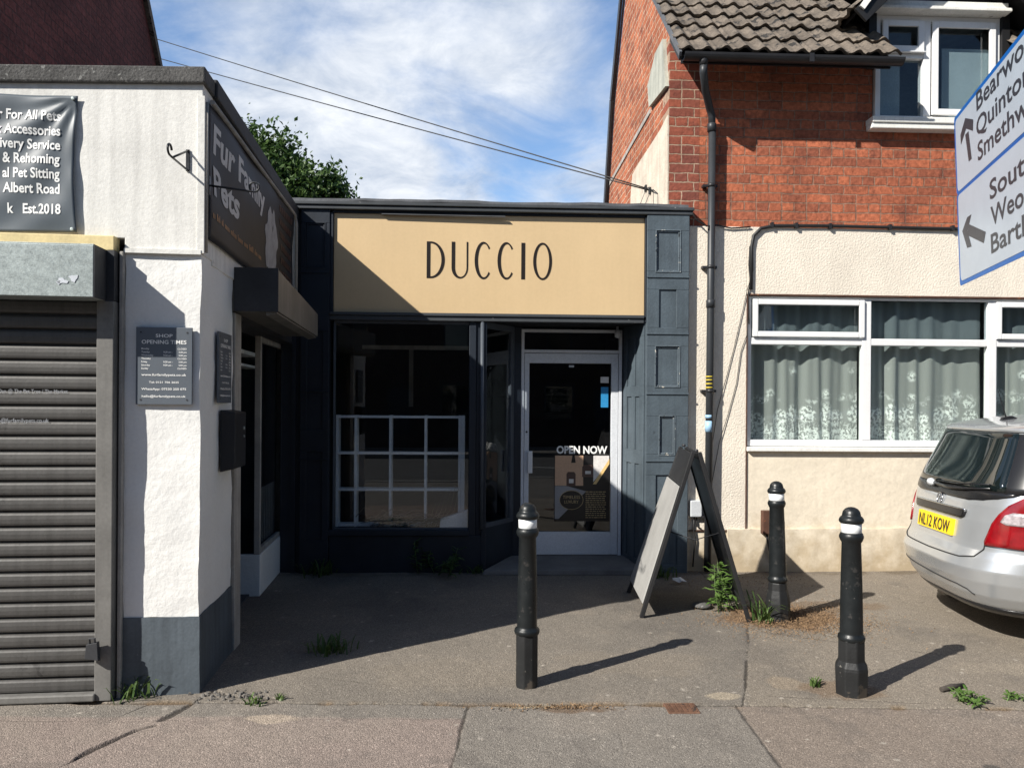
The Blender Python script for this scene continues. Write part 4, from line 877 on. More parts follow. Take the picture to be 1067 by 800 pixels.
# ------------------------------------------------------------------ brick house on the right
hs = thing('brick_house', 'orange-red brick house with cream rendered ground floor and tiled roof on the right', 'house', (1.735, 7.06, 0))
XR = 9.5
b = MB(); b.box(2.02, 3.66, 7.06, 7.30, 3.19, 4.95); b.box(3.66, 4.875, 7.06, 7.30, 3.19, 4.125); b.box(4.875, XR, 7.06, 7.30, 3.19, 4.95)
b.build('brick_wall', M['brick'], hs)
b = MB(); b.box(1.735, 2.02, 7.058, 7.30, 3.19, 4.95); b.build('corner_brickwork', M['brick_quoin'], hs)
side = [(7.06, 0), (10.4, 0), (10.4, 4.25), (9.95, 5.47), (9.25, 6.5), (9.0, 6.85), (6.99+.07, 4.98)]
MB().prism(side, lambda u, v, d: (d, u, v), 1.736, 1.95).build('gable_wall', M['brick_side'], hs)
MB().prism([(7.025, 3.37), (7.037, 4.25), (7.4, 4.235), (8.707, 4.169), (8.80, 3.9), (8.87, 3.37)] and [(7.058, 3.35), (7.058, 4.233), (7.35, 4.20), (7.9, 4.19), (8.4, 4.185), (8.707, 4.169), (8.80, 3.95), (8.87, 3.35)], lambda u, v, d: (d, u, v), 1.722, 1.737).build('render_patch', M['render_patch'], hs)
MB().prism([(9.15, 3.35), (9.05, 3.55), (9.3, 3.95), (9.75, 3.75), (10.2, 3.35)], lambda u, v, d: (d, u, v), 1.720, 1.737).build('render_patch', M['render_patch'], hs)
MB().prism([(7.06, 4.50), (7.193, 5.0), (7.50, 5.0), (7.84, 4.82), (7.76, 4.575)], lambda u, v, d: (d, u, v), 1.700, 1.737).build('lead_flashing', M['slate_patch'], hs)
b = MB(); b.bar((1.731, 7.83, 4.565), (1.731, 10.3, 4.52), .012, .05); b.build('flashing_strip', M['grey_timber'], hs)
# gable verge mortar and barge
b = MB()
for (a, c) in (((6.62, 4.60), (9.0, 6.93)), ((9.0, 6.93), (9.97, 5.50)), ((9.97, 5.50), (10.44, 4.2))): b.bar((1.725, a[0], a[1]), (1.725, c[0], c[1]), .022, .04, (0, -.7, .7))
b.build('verge_mortar', M['lead'], hs)
b = MB(); b.bar((1.69, 9.98, 5.52), (1.69, 10.46, 4.2), .03, .12, (0, 1, 0)); b.bar((1.69, 9.02, 6.98), (1.69, 9.98, 5.52), .03, .12, (0, 1, .6)); b.bar((1.72, 10.44, 4.2), (1.72, 10.44, .2), .06, .06, (0, 1, 0)); b.build('barge_strip', M['gutter'], hs)
# rendered ground floor
b = MB(); b.box(1.917, 2.478, 7.045, 7.10, .385, 3.205); b.box(2.478, XR, 7.045, 7.10, 2.575, 3.205); b.box(6.06, XR, 7.045, 7.10, 1.15, 2.575); b.build('roughcast', M['render'], hs, bevel=.006)
b = MB(); b.box(1.93, 2.478, 7.056, 7.10, 0, .385); b.box(2.478, XR, 7.053, 7.10, 0, 1.15); lo = b.build('smooth_render', M['render_low'], hs)
b = MB(); b.box(2.30, XR, 7.030, 7.056, -.02, .40); o = b.build('wall_foot', M['render_low'], hs); roughen(o, .010, 5, .07, 2)
b = MB(); b.box(2.474, 2.484, 7.040, 7.046, .385, 2.58); b.box(1.917, 2.484, 7.040, 7.05, .377, .386); b.box(2.484, 6.1, 7.036, 7.05, 2.567, 2.582); b.build('render_bead', M['rust'], hs)
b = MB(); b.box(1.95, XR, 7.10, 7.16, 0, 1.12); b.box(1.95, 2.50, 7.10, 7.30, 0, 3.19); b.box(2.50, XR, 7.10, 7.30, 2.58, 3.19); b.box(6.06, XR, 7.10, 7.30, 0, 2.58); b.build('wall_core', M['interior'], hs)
# ground floor window: three bays
b = MB(); b.box(2.492, 6.06, 7.07, 7.13, 1.165, 1.225); b.box(2.492, 2.530, 7.07, 7.13, 1.225, 2.565); b.box(6.02, 6.06, 7.07, 7.13, 1.225, 2.565); b.box(2.530, 6.02, 7.07, 7.13, 2.540, 2.565)
for (x0, x1) in ((3.585, 3.672), (4.800, 4.885)): b.box(x0, x1, 7.068, 7.13, 1.225, 2.540)
for (x0, x1) in ((2.530, 3.585), (3.672, 4.800), (4.885, 6.02)): b.box(x0, x1, 7.072, 7.13, 2.115, 2.180)
gw = b.build('window', M['upvc'], hs, bevel=.006)
for (x0, x1) in ((2.535, 3.60), (4.87, 6.015)):
    b = MB(); b.frame(x0, x1, 2.185, 2.537, 7.045, 7.067, .052); b.build('casement', M['upvc'], gw, bevel=.007)
for (x0, x1) in ((2.530, 3.585), (3.672, 4.800), (4.885, 6.02)):
    MB().box(x0, x1, 7.098, 7.104, 1.225, 2.115).build('pane', M['glass_house'], gw)
    MB().box(x0, x1, 7.098, 7.104, 2.180, 2.540).build('top_light', M['glass_top'], gw)
MB().box(2.480, 6.08, 7.005, 7.09, 1.120, 1.160).build('sill', M['sill_paint'], gw, bevel=.006)
for (x0, x1, sd, lab) in ((2.52, 3.60, 1, 'white lace net curtain behind the window pane nearest the drainpipe'), (3.66, 4.81, 2, 'white lace net curtain in the window bay above and behind the silver car'), (4.87, 6.03, 3, 'white lace net curtain in the window bay cut off by the right picture edge')):
    r_ = np.random.default_rng(sd); nx, nz = 220, 12; xs_ = np.linspace(x0, x1, nx); w = np.zeros(nx)
    for f_, a_ in ((9, .012), (17, .014), (31, .013), (53, .007)): w += a_*np.sin(xs_*f_*(1+.2*r_.random())+r_.random()*6+np.sin(xs_*3+sd)*1.5)
    amp = .5+.9*(np.sin(xs_*4.1+sd*2)*.5+.5); vs = []; fs = []; uvs = []
    arc = np.concatenate([[0], np.cumsum(np.hypot(np.diff(xs_), np.diff(w*amp)))])*1.15
    for i in range(nx):
        for j in range(nz+1):
            v = j/nz; vs.append((xs_[i]+.006*math.sin(v*4+xs_[i]*20), 7.19+w[i]*amp[i]*(1-.35*v), 1.20+1.34*v)); uvs.append((arc[i]+sd*3.3, 1.34*v+.012*math.sin(xs_[i]*8)))
    for i in range(nx-1):
        for j in range(nz): fs.append((i*(nz+1)+j, (i+1)*(nz+1)+j, (i+1)*(nz+1)+j+1, i*(nz+1)+j+1))
    o = MB().add(vs, fs, True).build('net_curtain', M['net'], recalc=False)
    uvl = o.data.uv_layers.new(name='UVMap'); uvl.data.foreach_set('uv', np.array([uvs[l.vertex_index] for l in o.data.loops], dtype=np.float32).ravel())
    tag(o, lab, 'curtain', 'net curtains in the ground-floor window')
b = MB(); b.box(1.96, XR, 8.6, 8.7, 0, 3.19); b.box(1.96, XR, 7.3, 8.6, .9, .92); b.box(1.96, XR, 7.3, 8.6, 2.75, 2.78)
M['room'] = mat('dim_room_walls', (.16, .17, .16), rough=.9, var=.2, vs=1.5); b.build('room_walls', M['room'], hs)
# dormer window
b = MB(); X0, X1 = 3.672, 4.868
b.box(X0, X0+.05, 7.03, 7.12, 4.225, 5.20); b.box(X1-.05, X1, 7.03, 7.12, 4.225, 5.20); b.box(X0+.05, X1-.05, 7.03, 7.12, 5.15, 5.20); b.box(X0+.05, X1-.05, 7.03, 7.12, 4.225, 4.265)
b.box(4.13, 4.20, 7.025, 7.12, 4.265, 5.15); b.box(X0+.05, 4.13, 7.028, 7.12, 4.80, 4.85)
dwn = b.build('dormer_window', M['upvc'], hs, bevel=.005)
b = MB(); b.frame(X0+.055, 4.125, 4.855, 5.145, 7.0, 7.026, .055); b.box(X0+.04, 4.135, 6.985, 7.02, 4.842, 4.856); b.build('casement', M['upvc'], dwn, bevel=.006)
b = MB(); b.frame(4.205, X1-.055, 4.27, 5.145, 7.0, 7.026, .058); b.build('casement', M['upvc'], dwn, bevel=.006)
for r4 in ((X0+.05, 4.13, 4.265, 4.80), (X0+.05, 4.13, 4.85, 5.15), (4.20, X1-.05, 4.265, 5.15)): MB().box(r4[0], r4[1], 7.07, 7.075, r4[2], r4[3]).build('pane', M['glass_top'], dwn)
b = MB(); b.box(3.60, 4.94, 6.93, 7.10, 4.165, 4.222); b.box(3.60, 4.94, 6.945, 7.06, 4.115, 4.166); b.build('sill', M['sill_paint'], dwn, bevel=.008)
M['blind'] = mat('grey_green_blind', (.52, .56, .56), rough=.8, var=.1, vs=3)
b = MB(); vs = []
b.box(4.37, 4.84, 7.13, 7.135, 4.27, 4.95); b.box(3.73, 3.96, 7.13, 7.135, 4.27, 4.80); b.build('window_blind', M['blind'], dwn)
M['roomblue'] = mat('dim_bedroom_wall', (.30, .32, .33), rough=.9, var=.2)
b = MB(); b.box(3.62, 4.9, 7.9, 7.95, 4.0, 5.4); b.box(3.60, 3.63, 7.13, 7.95, 4.0, 5.4); b.box(4.91, 4.94, 7.13, 7.95, 4.0, 5.4); b.box(3.63, 4.91, 7.13, 7.9, 5.20, 5.25); b.build('bedroom_walls', M['roomblue'], hs)
b = MB(); b.box(X0-.03, X1+.03, 6.90, 7.12, 5.202, 5.235); b.box(X0-.01, X1+.02, 6.94, 7.03, 5.236, 5.30); b.build('window_head', M['sill_paint'], dwn, bevel=.006)
b = MB(); b.box(X0-.075, X0-.003, 7.00, 7.6, 4.70, 5.42); b.box(X1+.003, X1+.075, 7.00, 7.6, 4.70, 5.42); b.box(X0, X1, 7.10, 7.4, 5.25, 5.9); b.build('dormer_cheek', M['frame_black'], hs)
# tiled roofs: double-roman tiles, each course stepped over the one below
def tiles(mb, origin, ux, uy, un, width, rows, gauge=.300, col=.168, clip=None, seed=0, step=.021):
    o = Vector(origin); ux = Vector(ux).normalized(); uy = Vector(uy).normalized(); un_ = Vector(un).normalized(); r = random.Random(seed)
    nx = int(width/step)+1
    for k in range(rows):
        off = r.uniform(-.006, .006)
        a0, a1 = k*gauge, k*gauge+gauge+.06; lines = []
        jit = {}
        for i in range(nx+1):
            x = i*step; c = int(x/col); t = x/col-c
            if c not in jit: jit[c] = (r.uniform(-.007, .007), r.uniform(-.012, .012))
            h = .034*max(0.0, math.cos((t-.5)*math.pi*1.55))**1.2+.006*(1-t); h += jit[c][0]
            lines.append((x, h, jit[c][1]))
        sets = []; cur = []
        for (x, h, j) in lines:
            y0 = a0+off+j
            if clip and not clip(x, a0): 
                if len(cur) > 1: sets.append(cur)
                cur = []; continue
            cur.append((o+ux*x+uy*(y0+.012)+un_*(h+.006), o+ux*x+uy*y0+un_*(h+.034), o+ux*x+uy*a1+un_*(h+.0)))
        if len(cur) > 1: sets.append(cur)
        for cu in sets:
            vs = []; fs = []
            for q in cu: vs += list(q)
            for i in range(len(cu)-1): fs += [(3*i, 3*i+3, 3*i+4, 3*i+1), (3*i+1, 3*i+4, 3*i+5, 3*i+2)]
            mb.add(vs, fs, False)
SL = R(44); uy = (0, math.cos(SL), math.sin(SL)); un_ = (0, -math.sin(SL), math.cos(SL))
b = MB(); tiles(b, (1.715, 6.655, 4.63), (1, 0, 0), uy, un_, 7.8, 11, clip=lambda x, a: not (2.0+min(.0, 0) < x < 3.19 and a < 1.6) , seed=4)
rf = b.build('roof', M['tile'], hs, recalc=False)
b = MB(); b.prism([(6.70, 4.63), (9.0, 6.85), (9.0, 6.80), (6.74, 4.60)], lambda u, v, d: (d, u, v), 1.74, 3.66); b.prism([(6.70, 4.63), (9.0, 6.85), (9.0, 6.80), (6.74, 4.60)], lambda u, v, d: (d, u, v), 4.96, XR); b.prism([(9.0, 6.88), (9.97, 5.5), (10.44, 4.2), (10.4, 4.15), (9.9, 5.42), (9.0, 6.78)], lambda u, v, d: (d, u, v), 1.74, XR)
b.build('roof_deck', M['felt'], rf)
b = MB(); b.box(1.76, 3.655, 6.73, 6.75, 4.57, 4.64); b.build('eaves_board', M['frame_black'], hs); b = MB(); b.box(4.97, XR, 6.73, 6.75, 4.57, 4.64); b.build('eaves_board', M['frame_black'], hs)
# dormer's own gabled roof
for sgn in (-1, 1):
    b = MB(); ax = Vector((sgn*.80, 0, -.80)).normalized(); nrm = Vector((sgn*.8, 0, .8)).normalized()
    foot = Vector((4.27, 6.72, 6.02))+ax*1.32
    tiles(b, foot if sgn < 0 else foot+Vector((0, 1.9, 0)), (0, 1 if sgn < 0 else -1, 0), -ax, nrm, 1.9, 5, gauge=.27, seed=8+sgn)
    o = b.build('dormer_roof', M['tile'], hs, recalc=False)
    b = MB(); p = Vector((4.27, 6.74, 5.93)); q = p+ax*1.26; b.bar(p, q, .03, .15, nrm); b.build('bargeboard', M['frame_black'], o, bevel=.004)
    b = MB(); b.hexa([p+Vector((0, .02, .05)), q+Vector((0, .02, .05)), q+Vector((0, 1.8, .05)), p+Vector((0, 1.8, .05)), p+Vector((0, .02, .09)), q+Vector((0, .02, .09)), q+Vector((0, 1.8, .09)), p+Vector((0, 1.8, .09))]); b.build('dormer_deck', M['frame_black'], o)
b = MB(); b.hexa([(3.36, 6.70, 5.11), (3.47, 6.70, 5.27), (3.47, 6.72, 5.27), (3.36, 6.72, 5.11), (3.40, 6.70, 5.08), (3.53, 6.70, 5.26), (3.53, 6.72, 5.26), (3.40, 6.72, 5.08)]); b.build('broken_board_end', M['sill_paint'], hs)
# gutter and drainpipe
b = MB()
def gut(x0, x1):
    n = 9; pts = [(-.06*math.cos(math.pi*i/n), -.055*math.sin(math.pi*i/n)) for i in range(n+1)]; pts += [(.054*math.cos(math.pi*i/n), -.049*math.sin(math.pi*i/n)) for i in range(n+1)]
    b.prism(pts, lambda u, v, d: (d, 6.655+u, 4.615+v), x0, x1)
gut(1.76, 3.72); gut(4.93, XR); b.box(2.86, 2.90, 6.59, 6.60, 4.55, 4.625); b.tube([(1.94, 6.655, 4.60), (1.94, 6.655, 4.52)], .038, 10)
b.build('gutter', M['gutter'], hs)
b = MB(); PX = 2.116
b.tube([(1.94, 6.655, 4.53), (1.94, 6.66, 4.46), (2.00, 6.80, 4.36), (2.08, 6.94, 4.26), (PX, 6.985, 4.20), (PX, 6.985, 4.05)], .034, 12); b.tube([(PX+.004, 6.985, 4.06), (PX, 6.985, 2.4), (PX-.012, 6.985, .02)], .034, 14)
dp = b.build('drainpipe', M['pipe'], hs)
for z in (4.06, 2.44): MB().lathe([(.034, 0), (.041, 0), (.041, .07), (.034, .075)], (PX, 6.985, z), 14).build('collar', M['pipe'], dp)
for z in (3.55, 2.80, 1.66, .5): b = MB(); b.lathe([(.034, 0), (.038, 0), (.038, .03), (.034, .03)], (PX, 6.985, z), 14); b.box(PX-.075, PX-.034, 6.99, 7.05, z+.004, z+.026); b.box(PX+.034, PX+.06, 6.99, 7.05, z+.004, z+.026); b.build('pipe_clip', M['gutter'], dp)
b = MB(); b.lathe([(.0345, 0), (.0355, 0), (.0355, .10), (.0345, .10)], (PX-.008, 6.985, 1.30), 14); b.lathe([(.0345, 0), (.0352, 0), (.0352, .03), (.0345, .03)], (PX-.008, 6.985, 1.425), 14); b.build('blue_tape', M['tape_blue'], dp)
b = MB()
for z in (1.70, 1.735, 1.77, 1.80): b.lathe([(.0345, 0), (.0355, 0), (.0355, .012), (.0345, .012)], (PX-.006, 6.985, z), 14)
b.build('yellow_tape', M['tape_yellow'], dp)
# cables on the wall
cb = thing('wall_cable', 'thick black cable clipped along the top of the cream render and down beside the window', 'cable', (2.5, 7.04, 2.3))
b = MB(); b.tube([(XR, 7.030, 3.22), (6, 7.030, 3.222), (4.3, 7.028, 3.214), (3.2, 7.030, 3.222), (2.72, 7.030, 3.215), (2.60, 7.030, 3.19), (2.53, 7.03, 3.12), (2.512, 7.03, 3.02), (2.508, 7.03, 2.62)], .016, 8)
b.tube([(2.495, 7.03, 3.02), (2.486, 7.028, 2.85), (2.500, 7.028, 2.7), (2.484, 7.03, 2.6), (2.492, 7.03, 2.3)], .006, 6); b.tube([(2.520, 7.03, 3.0), (2.524, 7.028, 2.8), (2.49, 7.028, 2.66)], .006, 6); b.build('run', M['cable'], cb)
for x in (2.70, 2.93, 3.25, 3.82, 4.42, 5.0): MB().box(x-.012, x+.012, 7.008, 7.048, 3.195, 3.243).build('clip', M['gutter'], cb)
cb = thing('wall_cable', 'two thin wires sagging down the cream wall between the drainpipe and the window', 'cable', (2.3, 7.04, 1.2))
b = MB(); b.tube([(2.485, 7.036, 2.66), (2.44, 7.036, 2.45), (2.36, 7.036, 2.1), (2.29, 7.036, 1.82), (2.20, 7.03, 1.5), (2.15, 7.01, 1.2)], .0032, 5); b.tube([(2.487, 7.036, 2.4), (2.475, 7.036, 2.2), (2.42, 7.036, 2.05), (2.38, 7.036, 1.75), (2.30, 7.036, 1.45), (2.22, 7.03, 1.2), (2.14, 7.03, .75)], .0032, 5); b.build('wire', M['cable'], cb)
cb = thing('wall_cable', 'black cable looping from the shop cornice across to the drainpipe under the brickwork', 'cable', (2.0, 7.0, 3.2))
b = MB(); b.tube([(1.93, 6.95, 3.30), (1.98, 7.0, 3.25), (2.06, 6.94, 3.18), (2.18, 7.02, 3.21), (2.32, 7.03, 3.185), (2.5, 7.03, 3.2)], .007, 6); b.build('wire', M['cable'], cb)
jb = thing('junction_box', 'small pale grey junction box on the cream wall beside the black sandwich board', 'box', (2.0, 7.045, .5))
MB().box(1.945, 2.052, 6.99, 7.045, .515, .665).build('body', M['grey_plastic'], jb, bevel=.008)
b = MB(); b.tube([(1.99, 7.03, .52), (1.985, 7.03, .40), (2.0, 7.03, .3), (1.98, 7.03, .05)], .007, 6); b.tube([(2.01, 7.03, .52), (2.02, 7.03, .42), (2.06, 7.03, .40)], .006, 6); b.build('tail_wire', M['cable'], jb)
rb = thing('rusty_box', 'rusty brown metal box on the cream wall behind the leaning rear bollard', 'box', (2.67, 7.03, .35))
MB().box(2.612, 2.735, 6.965, 7.03, .36, .575).build('body', M['rust'], rb, bevel=.006)
b = MB(); b.tube([(2.66, 7.0, .36), (2.67, 6.995, .28), (2.70, 6.99, .15), (2.74, 6.99, .02)], .011, 7); b.build('tail_cable', M['cable'], rb)
# wires overhead
for (lab, a, c, sag) in (('upper of the two overhead wires crossing the sky to the brick gable', (-7.45, 14.26, 8.585), (1.722, 7.95, 3.80), .02), ('lower of the two overhead wires crossing the sky to the brick gable', (-7.45, 14.31, 8.21), (1.722, 7.75, 3.72), .02)):
    t = thing('overhead_wire', lab, 'wire', c, 0, 'overhead wires'); a = Vector(a); c = Vector(c)
    pts = [a+(c-a)*u-Vector((0, 0, sag*4*u*(1-u))) for u in np.linspace(0, 1, 30)]; b = MB(); b.tube(pts, .007, 5); b.build('line', M['cable'], t)
    b = MB(); q = pts[-1]; b.tube([q, q+Vector((-.03, -.25, -.06)), q+Vector((.0, -.33, -.12)), q+Vector((.0, -.36, -.45))], .005, 5); b.box(1.705, 1.724, c.y-.03, c.y+.03, c.z-.03, c.z+.03); b.build('wall_hook', M['cable'], t)

# ------------------------------------------------------------------ bollards
def bollard(label, loc, variant, tilt=0.0, spin=0.3):
    t = thing('bollard', label, 'bollard', loc, 0.0, 'black bollards on the forecourt'); t['off'] = [0, 0, 0]; t.rotation_euler = (0, tilt, 0)
    oct_ = math.pi/8+spin
    if variant == 'flared':
        MB().lathe([(.086, -.03), (.083, .0), (.088, .14), (.086, .155), (.071, .185), (.070, .295), (.066, .305)], (0, 0, 0), 8, False, oct_).build('base', M['bollard_base'], t, bevel=.006, local=True)
        r0, r1 = .059, .049
    elif variant == 'slim':
        MB().lathe([(.064, -.03), (.062, .0), (.062, .285), (.056, .30)], (0, 0, 0), 8, False, oct_).build('base', M['bollard_base'], t, bevel=.006, local=True)
        r0, r1 = .055, .047
    else:
        MB().lathe([(.088, -.03), (.086, .0), (.086, .14), (.080, .18), (.068, .23), (.064, .285)], (0, 0, 0), 8, False, oct_).build('base', M['bollard_base'], t, bevel=.006, local=True)
        r0, r1 = .060, .050
    MB().lathe([(.058, .285), (.067, .292), (.070, .305), (.067, .318), (r0, .326), (r0, .335), ((r0+r1)/2+.001, .58), (r1, .815), (.056, .826), (.062, .842), (.062, .852), (.056, .866), (r1, .872)], (0, 0, 0), 32).build('shaft', M['bollard'], t, local=True)
    MB().lathe([(r1+.001, .868), (r1+.0035, .870), (r1+.0035, .917), (r1+.001, .919)], (0, 0, 0), 32).build('reflective_band', M['band'], t, local=True)
    MB().lathe([(r1, .914), (.061, .924), (.064, .934), (.061, .944), (.054, .954), (.048, .958), (.047, .966), (.043, .982), (.033, .995), (.018, 1.003), (0, 1.006)], (0, 0, 0), 32).build('cap', M['bollard'], t, local=True)
    return t
bollard('black slim-based bollard alone in front of the glass shop door', (.267, 4.20, 0), 'slim', 0, .1)
bollard('black flared-base bollard nearest the silver car', (2.008, 4.05, 0), 'flared', R(-.4), .35)
bollard('black bollard standing in dry leaves between the sandwich board and the cream wall', (2.149, 5.42, 0), 'block', R(-1.2), .2)

# ------------------------------------------------------------------ sandwich board
ab = thing('sandwich_board', 'black folding sandwich board with a blank white face standing at the shop doorway', 'sandwich board', (1.58, 5.85, 0))
TN, TF = Vector((1.565, 5.49, 1.205)), Vector((1.685, 6.28, 1.20))
def leaf(fn, ff, face, header, name):
    fn = Vector(fn); ff = Vector(ff); off = Vector((-.022 if name == 'left' else .022, 0, 0)); tn, tf = TN+off, TF+off
    dx = (tf-tn).normalized(); up = (tn-fn).normalized(); nrm = dx.cross(up).normalized()
    if (nrm.x > 0) == (name == 'left'): nrm = -nrm
    b = MB(); b.bar(fn, tn, .045, .030, nrm); b.bar(ff, tf, .045, .030, nrm)
    L0 = (tn-fn).length
    def P(u, v, d=0): return fn.lerp(ff, u)*(1-v)+tn.lerp(tf, u)*v+nrm*d
    b.bar(P(.03, .975), P(.97, .975), .030, .045, up); b.bar(P(.03, .12), P(.97, .12), .024, .045, up)
    fr = b.build(('frame'), M['frame_black'], ab, bevel=.004)
    v1 = .80 if header else .96
    b = MB(); b.hexa([P(.03, .135, -.006), P(.97, .135, -.006), P(.97, .135, .006), P(.03, .135, .006), P(.03, v1, -.006), P(.97, v1, -.006), P(.97, v1, .006), P(.03, v1, .006)]); b.build('backing_panel', M['board_black'], fr)
    if face:
        b = MB(); b.hexa([P(.0, .08, .017), P(1.0, .08, .017), P(1.0, .08, .026), P(.0, .08, .026), P(.0, .79, .017), P(1.0, .79, .017), P(1.0, .79, .026), P(.0, .79, .026)]); b.build('white_face', M['board_white'], fr, bevel=.004)
        b = MB(); b.hexa([P(.03, .80, -.012), P(.97, .80, -.012), P(.97, .80, .012), P(.03, .80, .012), P(.03, .96, -.012), P(.97, .96, -.012), P(.97, .96, .012), P(.03, .96, .012)]); b.build('header_panel', M['frame_black'], fr)
leaf((1.183, 5.53, 0), (1.235, 6.28, 0), True, True, 'left'); leaf((1.930, 5.395, 0), (2.03, 6.10, 0), False, False, 'right')
b = MB()
for q in (TN, TF): b.lathe([(.0, -.02), (.012, -.02), (.012, .02), (0, .02)], (0, 0, 0), 10); n0 = 40; b.v[-n0:] = [(q.x+p[0], q.y+p[2], q.z+.012+p[1]) for p in b.v[-n0:]]
b.tube([(1.40, 5.55, .62), (1.58, 5.56, .56), (1.74, 5.50, .62)], .004, 5); b.build('hinge', M['galv_dark'], ab)

# ------------------------------------------------------------------ road sign on the right
P0 = Vector((3.43, 5.36, 2.41)); su = Vector((-.327, -.945, -.02)).normalized(); sv = Vector((-.036, .0125, 1)).normalized(); sn = su.cross(sv).normalized()
rs = thing('road_sign', 'white direction sign with blue borders and black place names seen steeply from the side', 'road sign', (3.0, 4.0, 0))
def sp(s, h, d=0.0): return P0+su*s+sv*h+sn*d
def rrect(s0, s1, h0, h1, r, n=5):
    pts = []
    for cx, cz, a0 in ((s1-r, h1-r, 0), (s0+r, h1-r, 90), (s0+r, h0+r, 180), (s1-r, h0+r, 270)):
        for i in range(n+1): a = R(a0+90*i/n); pts.append((cx+r*math.cos(a), cz+r*math.sin(a)))
    return pts
LS = 2.05
for (h0, h1, l0, l1) in ((.653, 1.205, .012, .030), (.0, .651, .030, .012)):
    nm = 'panel'
    pb = MB().prism(rrect(0, LS, h0, h1, .03), lambda u, v, d: sp(u, v, d), -.004, 0).build(nm, M['sign_blue'], rs, recalc=True)
    MB().prism(rrect(.035, LS-.035, h0+l0, h1-l1, .04), lambda u, v, d: sp(u, v, d), .0008, .0016).build('white_field', M['sign_white'], pb)
def legend(name, items, arrow):
    b = MB()
    for s_, s0, h, w in items: put_text(b, s_, sp(s0, h+.004, .003), su, sv, .114, 'L', bold=.014, width=w*.96)
    b.build(name, M['sign_black'], rs, recalc=False)
    b = MB()
    for poly in arrow: b.add([sp(s, h, .003) for s, h in poly], [tuple(range(len(poly)))])
    b.build('arrow', M['sign_black'], rs, recalc=False)
legend('legend', (('Bearwood', .55, 1.063, 1.22), ('Quinton', .53, .900, 1.02), ('Smethwick', .54, .739, 1.30)),
       (((.335, .80), (.405, .80), (.355, 1.0), (.275, 1.0)), ((.165, .965), (.16, 1.035), (.29, 1.11), (.47, 1.04), (.455, .97), (.30, 1.035))))
legend('legend', (('South', .756, .436, .80), ('Weoley', .76, .272, .95), ('Bartley', .745, .105, .95)),
       (((.60, .20), (.65, .262), (.29, .385), (.235, .322)), ((.35, .44), (.25, .44), (.12, .37), (.225, .235), (.33, .227), (.25, .345))))
for k in range(2):
    q = MB(); s = (1.52, 1.95)[k]; p = sp(s, 1.1, -.075); q.tube([(p.x+.02, p.y, 0), (p.x, p.y, p.z)], .038, 12); q.build('post', M['steel_post'], rs)
for h in (.15, .50, .80, 1.08): MB().bar(sp(.08, h, -.022), sp(LS-.08, h, -.022), .03, .034).build('stiffener', M['steel_post'], rs)

# ------------------------------------------------------------------ silver car
car = thing('parked_car', 'silver hatchback parked against the cream wall, seen from behind and cut by the picture edge', 'car', (3.205, 5.385, 0), R(-7.5))
cz = [.20, .26, .33, .42, .50, .57, .62, .66, .72, .80, .90, .98, 1.08, 1.20, 1.31, 1.375, 1.40, 1.42, 1.445, 1.475, 1.505, 1.53, 1.545]
cr_ = [.17, .10, .050, .014, .0, .030, .058, .066, .075, .085, .105, .130, .175, .235, .285, .310, .300, .345, .46, .66, .95, 1.28, 1.50]
cf_ = [3.72, 3.78, 3.84, 3.87, 3.88, 3.88, 3.87, 3.86, 3.83, 3.74, 3.52, 3.20, 2.92, 2.70, 2.50, 2.38, 2.33, 2.28, 2.22, 2.12, 2.0, 1.85, 1.70]
cw_ = [.74, .80, .84, .868, .878, .882, .882, .882, .884, .885, .878, .862, .835, .795, .752, .725, .712, .698, .672, .62, .53, .40, .25]
NS = 4.1
def cpar(z): return np.interp(z, cz, cr_), np.interp(z, cz, cf_), np.interp(z, cz, cw_)
def csurf(a, z, d=0.0):       # a: 0 = middle of the tail, -90 = right flank, +90 = left flank (degrees)
    def raw(a, z):
        r, f, w = cpar(z); xm, hl = (r+f)/2, (f-r)/2; s_, c_ = math.sin(R(a)), math.cos(R(a))
        return Vector((xm-hl*math.copysign(abs(c_)**(2/NS), c_), w*math.copysign(abs(s_)**(2/NS), s_), z))
    p = raw(a, z)
    if d:
        da = raw(a+1.0, z)-raw(a-1.0, z); dz_ = raw(a, min(z+.01, 1.544))-raw(a, z-.01); n_ = da.cross(dz_); n_ = n_.normalized() if n_.length > 1e-9 else Vector((-1, 0, 0))
        if n_.dot(p-Vector((1.9, 0, .75))) < 0: n_ = -n_
        p = p+n_*d
    return p
def y2a(y, z):
    w = cpar(z)[2]; q = min(abs(y)/w, 1.0); return math.degrees(math.copysign(math.asin(q**(NS/2)), y))
angs = [math.degrees(math.copysign(math.asin(min(1, abs(y)**(NS/2))), y)) for y in np.linspace(-.985, .985, 41)]
angs = list(np.linspace(-90, angs[0], 14)[:-1])+angs+list(np.linspace(angs[-1], 90, 14)[1:])
full = angs+[180-a for a in reversed(angs)][1:-1]
zl = sorted(set(list(np.linspace(.20, 1.54, 72))+cz[:-1])); na = len(full); vs = []; fs = []
def zwarp(a, z): return z
for z in zl:
    for a in full: vs.append(csurf(a, z))
for i in range(len(zl)-1):
    for k in range(na): fs.append((i*na+k, i*na+(k+1) % na, (i+1)*na+(k+1) % na, (i+1)*na+k))
b = MB().add(vs, fs, True); b.f.append(tuple((len(zl)-1)*na+k for k in range(na))); b.sm.append(True); b.f.append(tuple(reversed(range(na)))); b.sm.append(False)
body = b.build('body', M['car'], car)
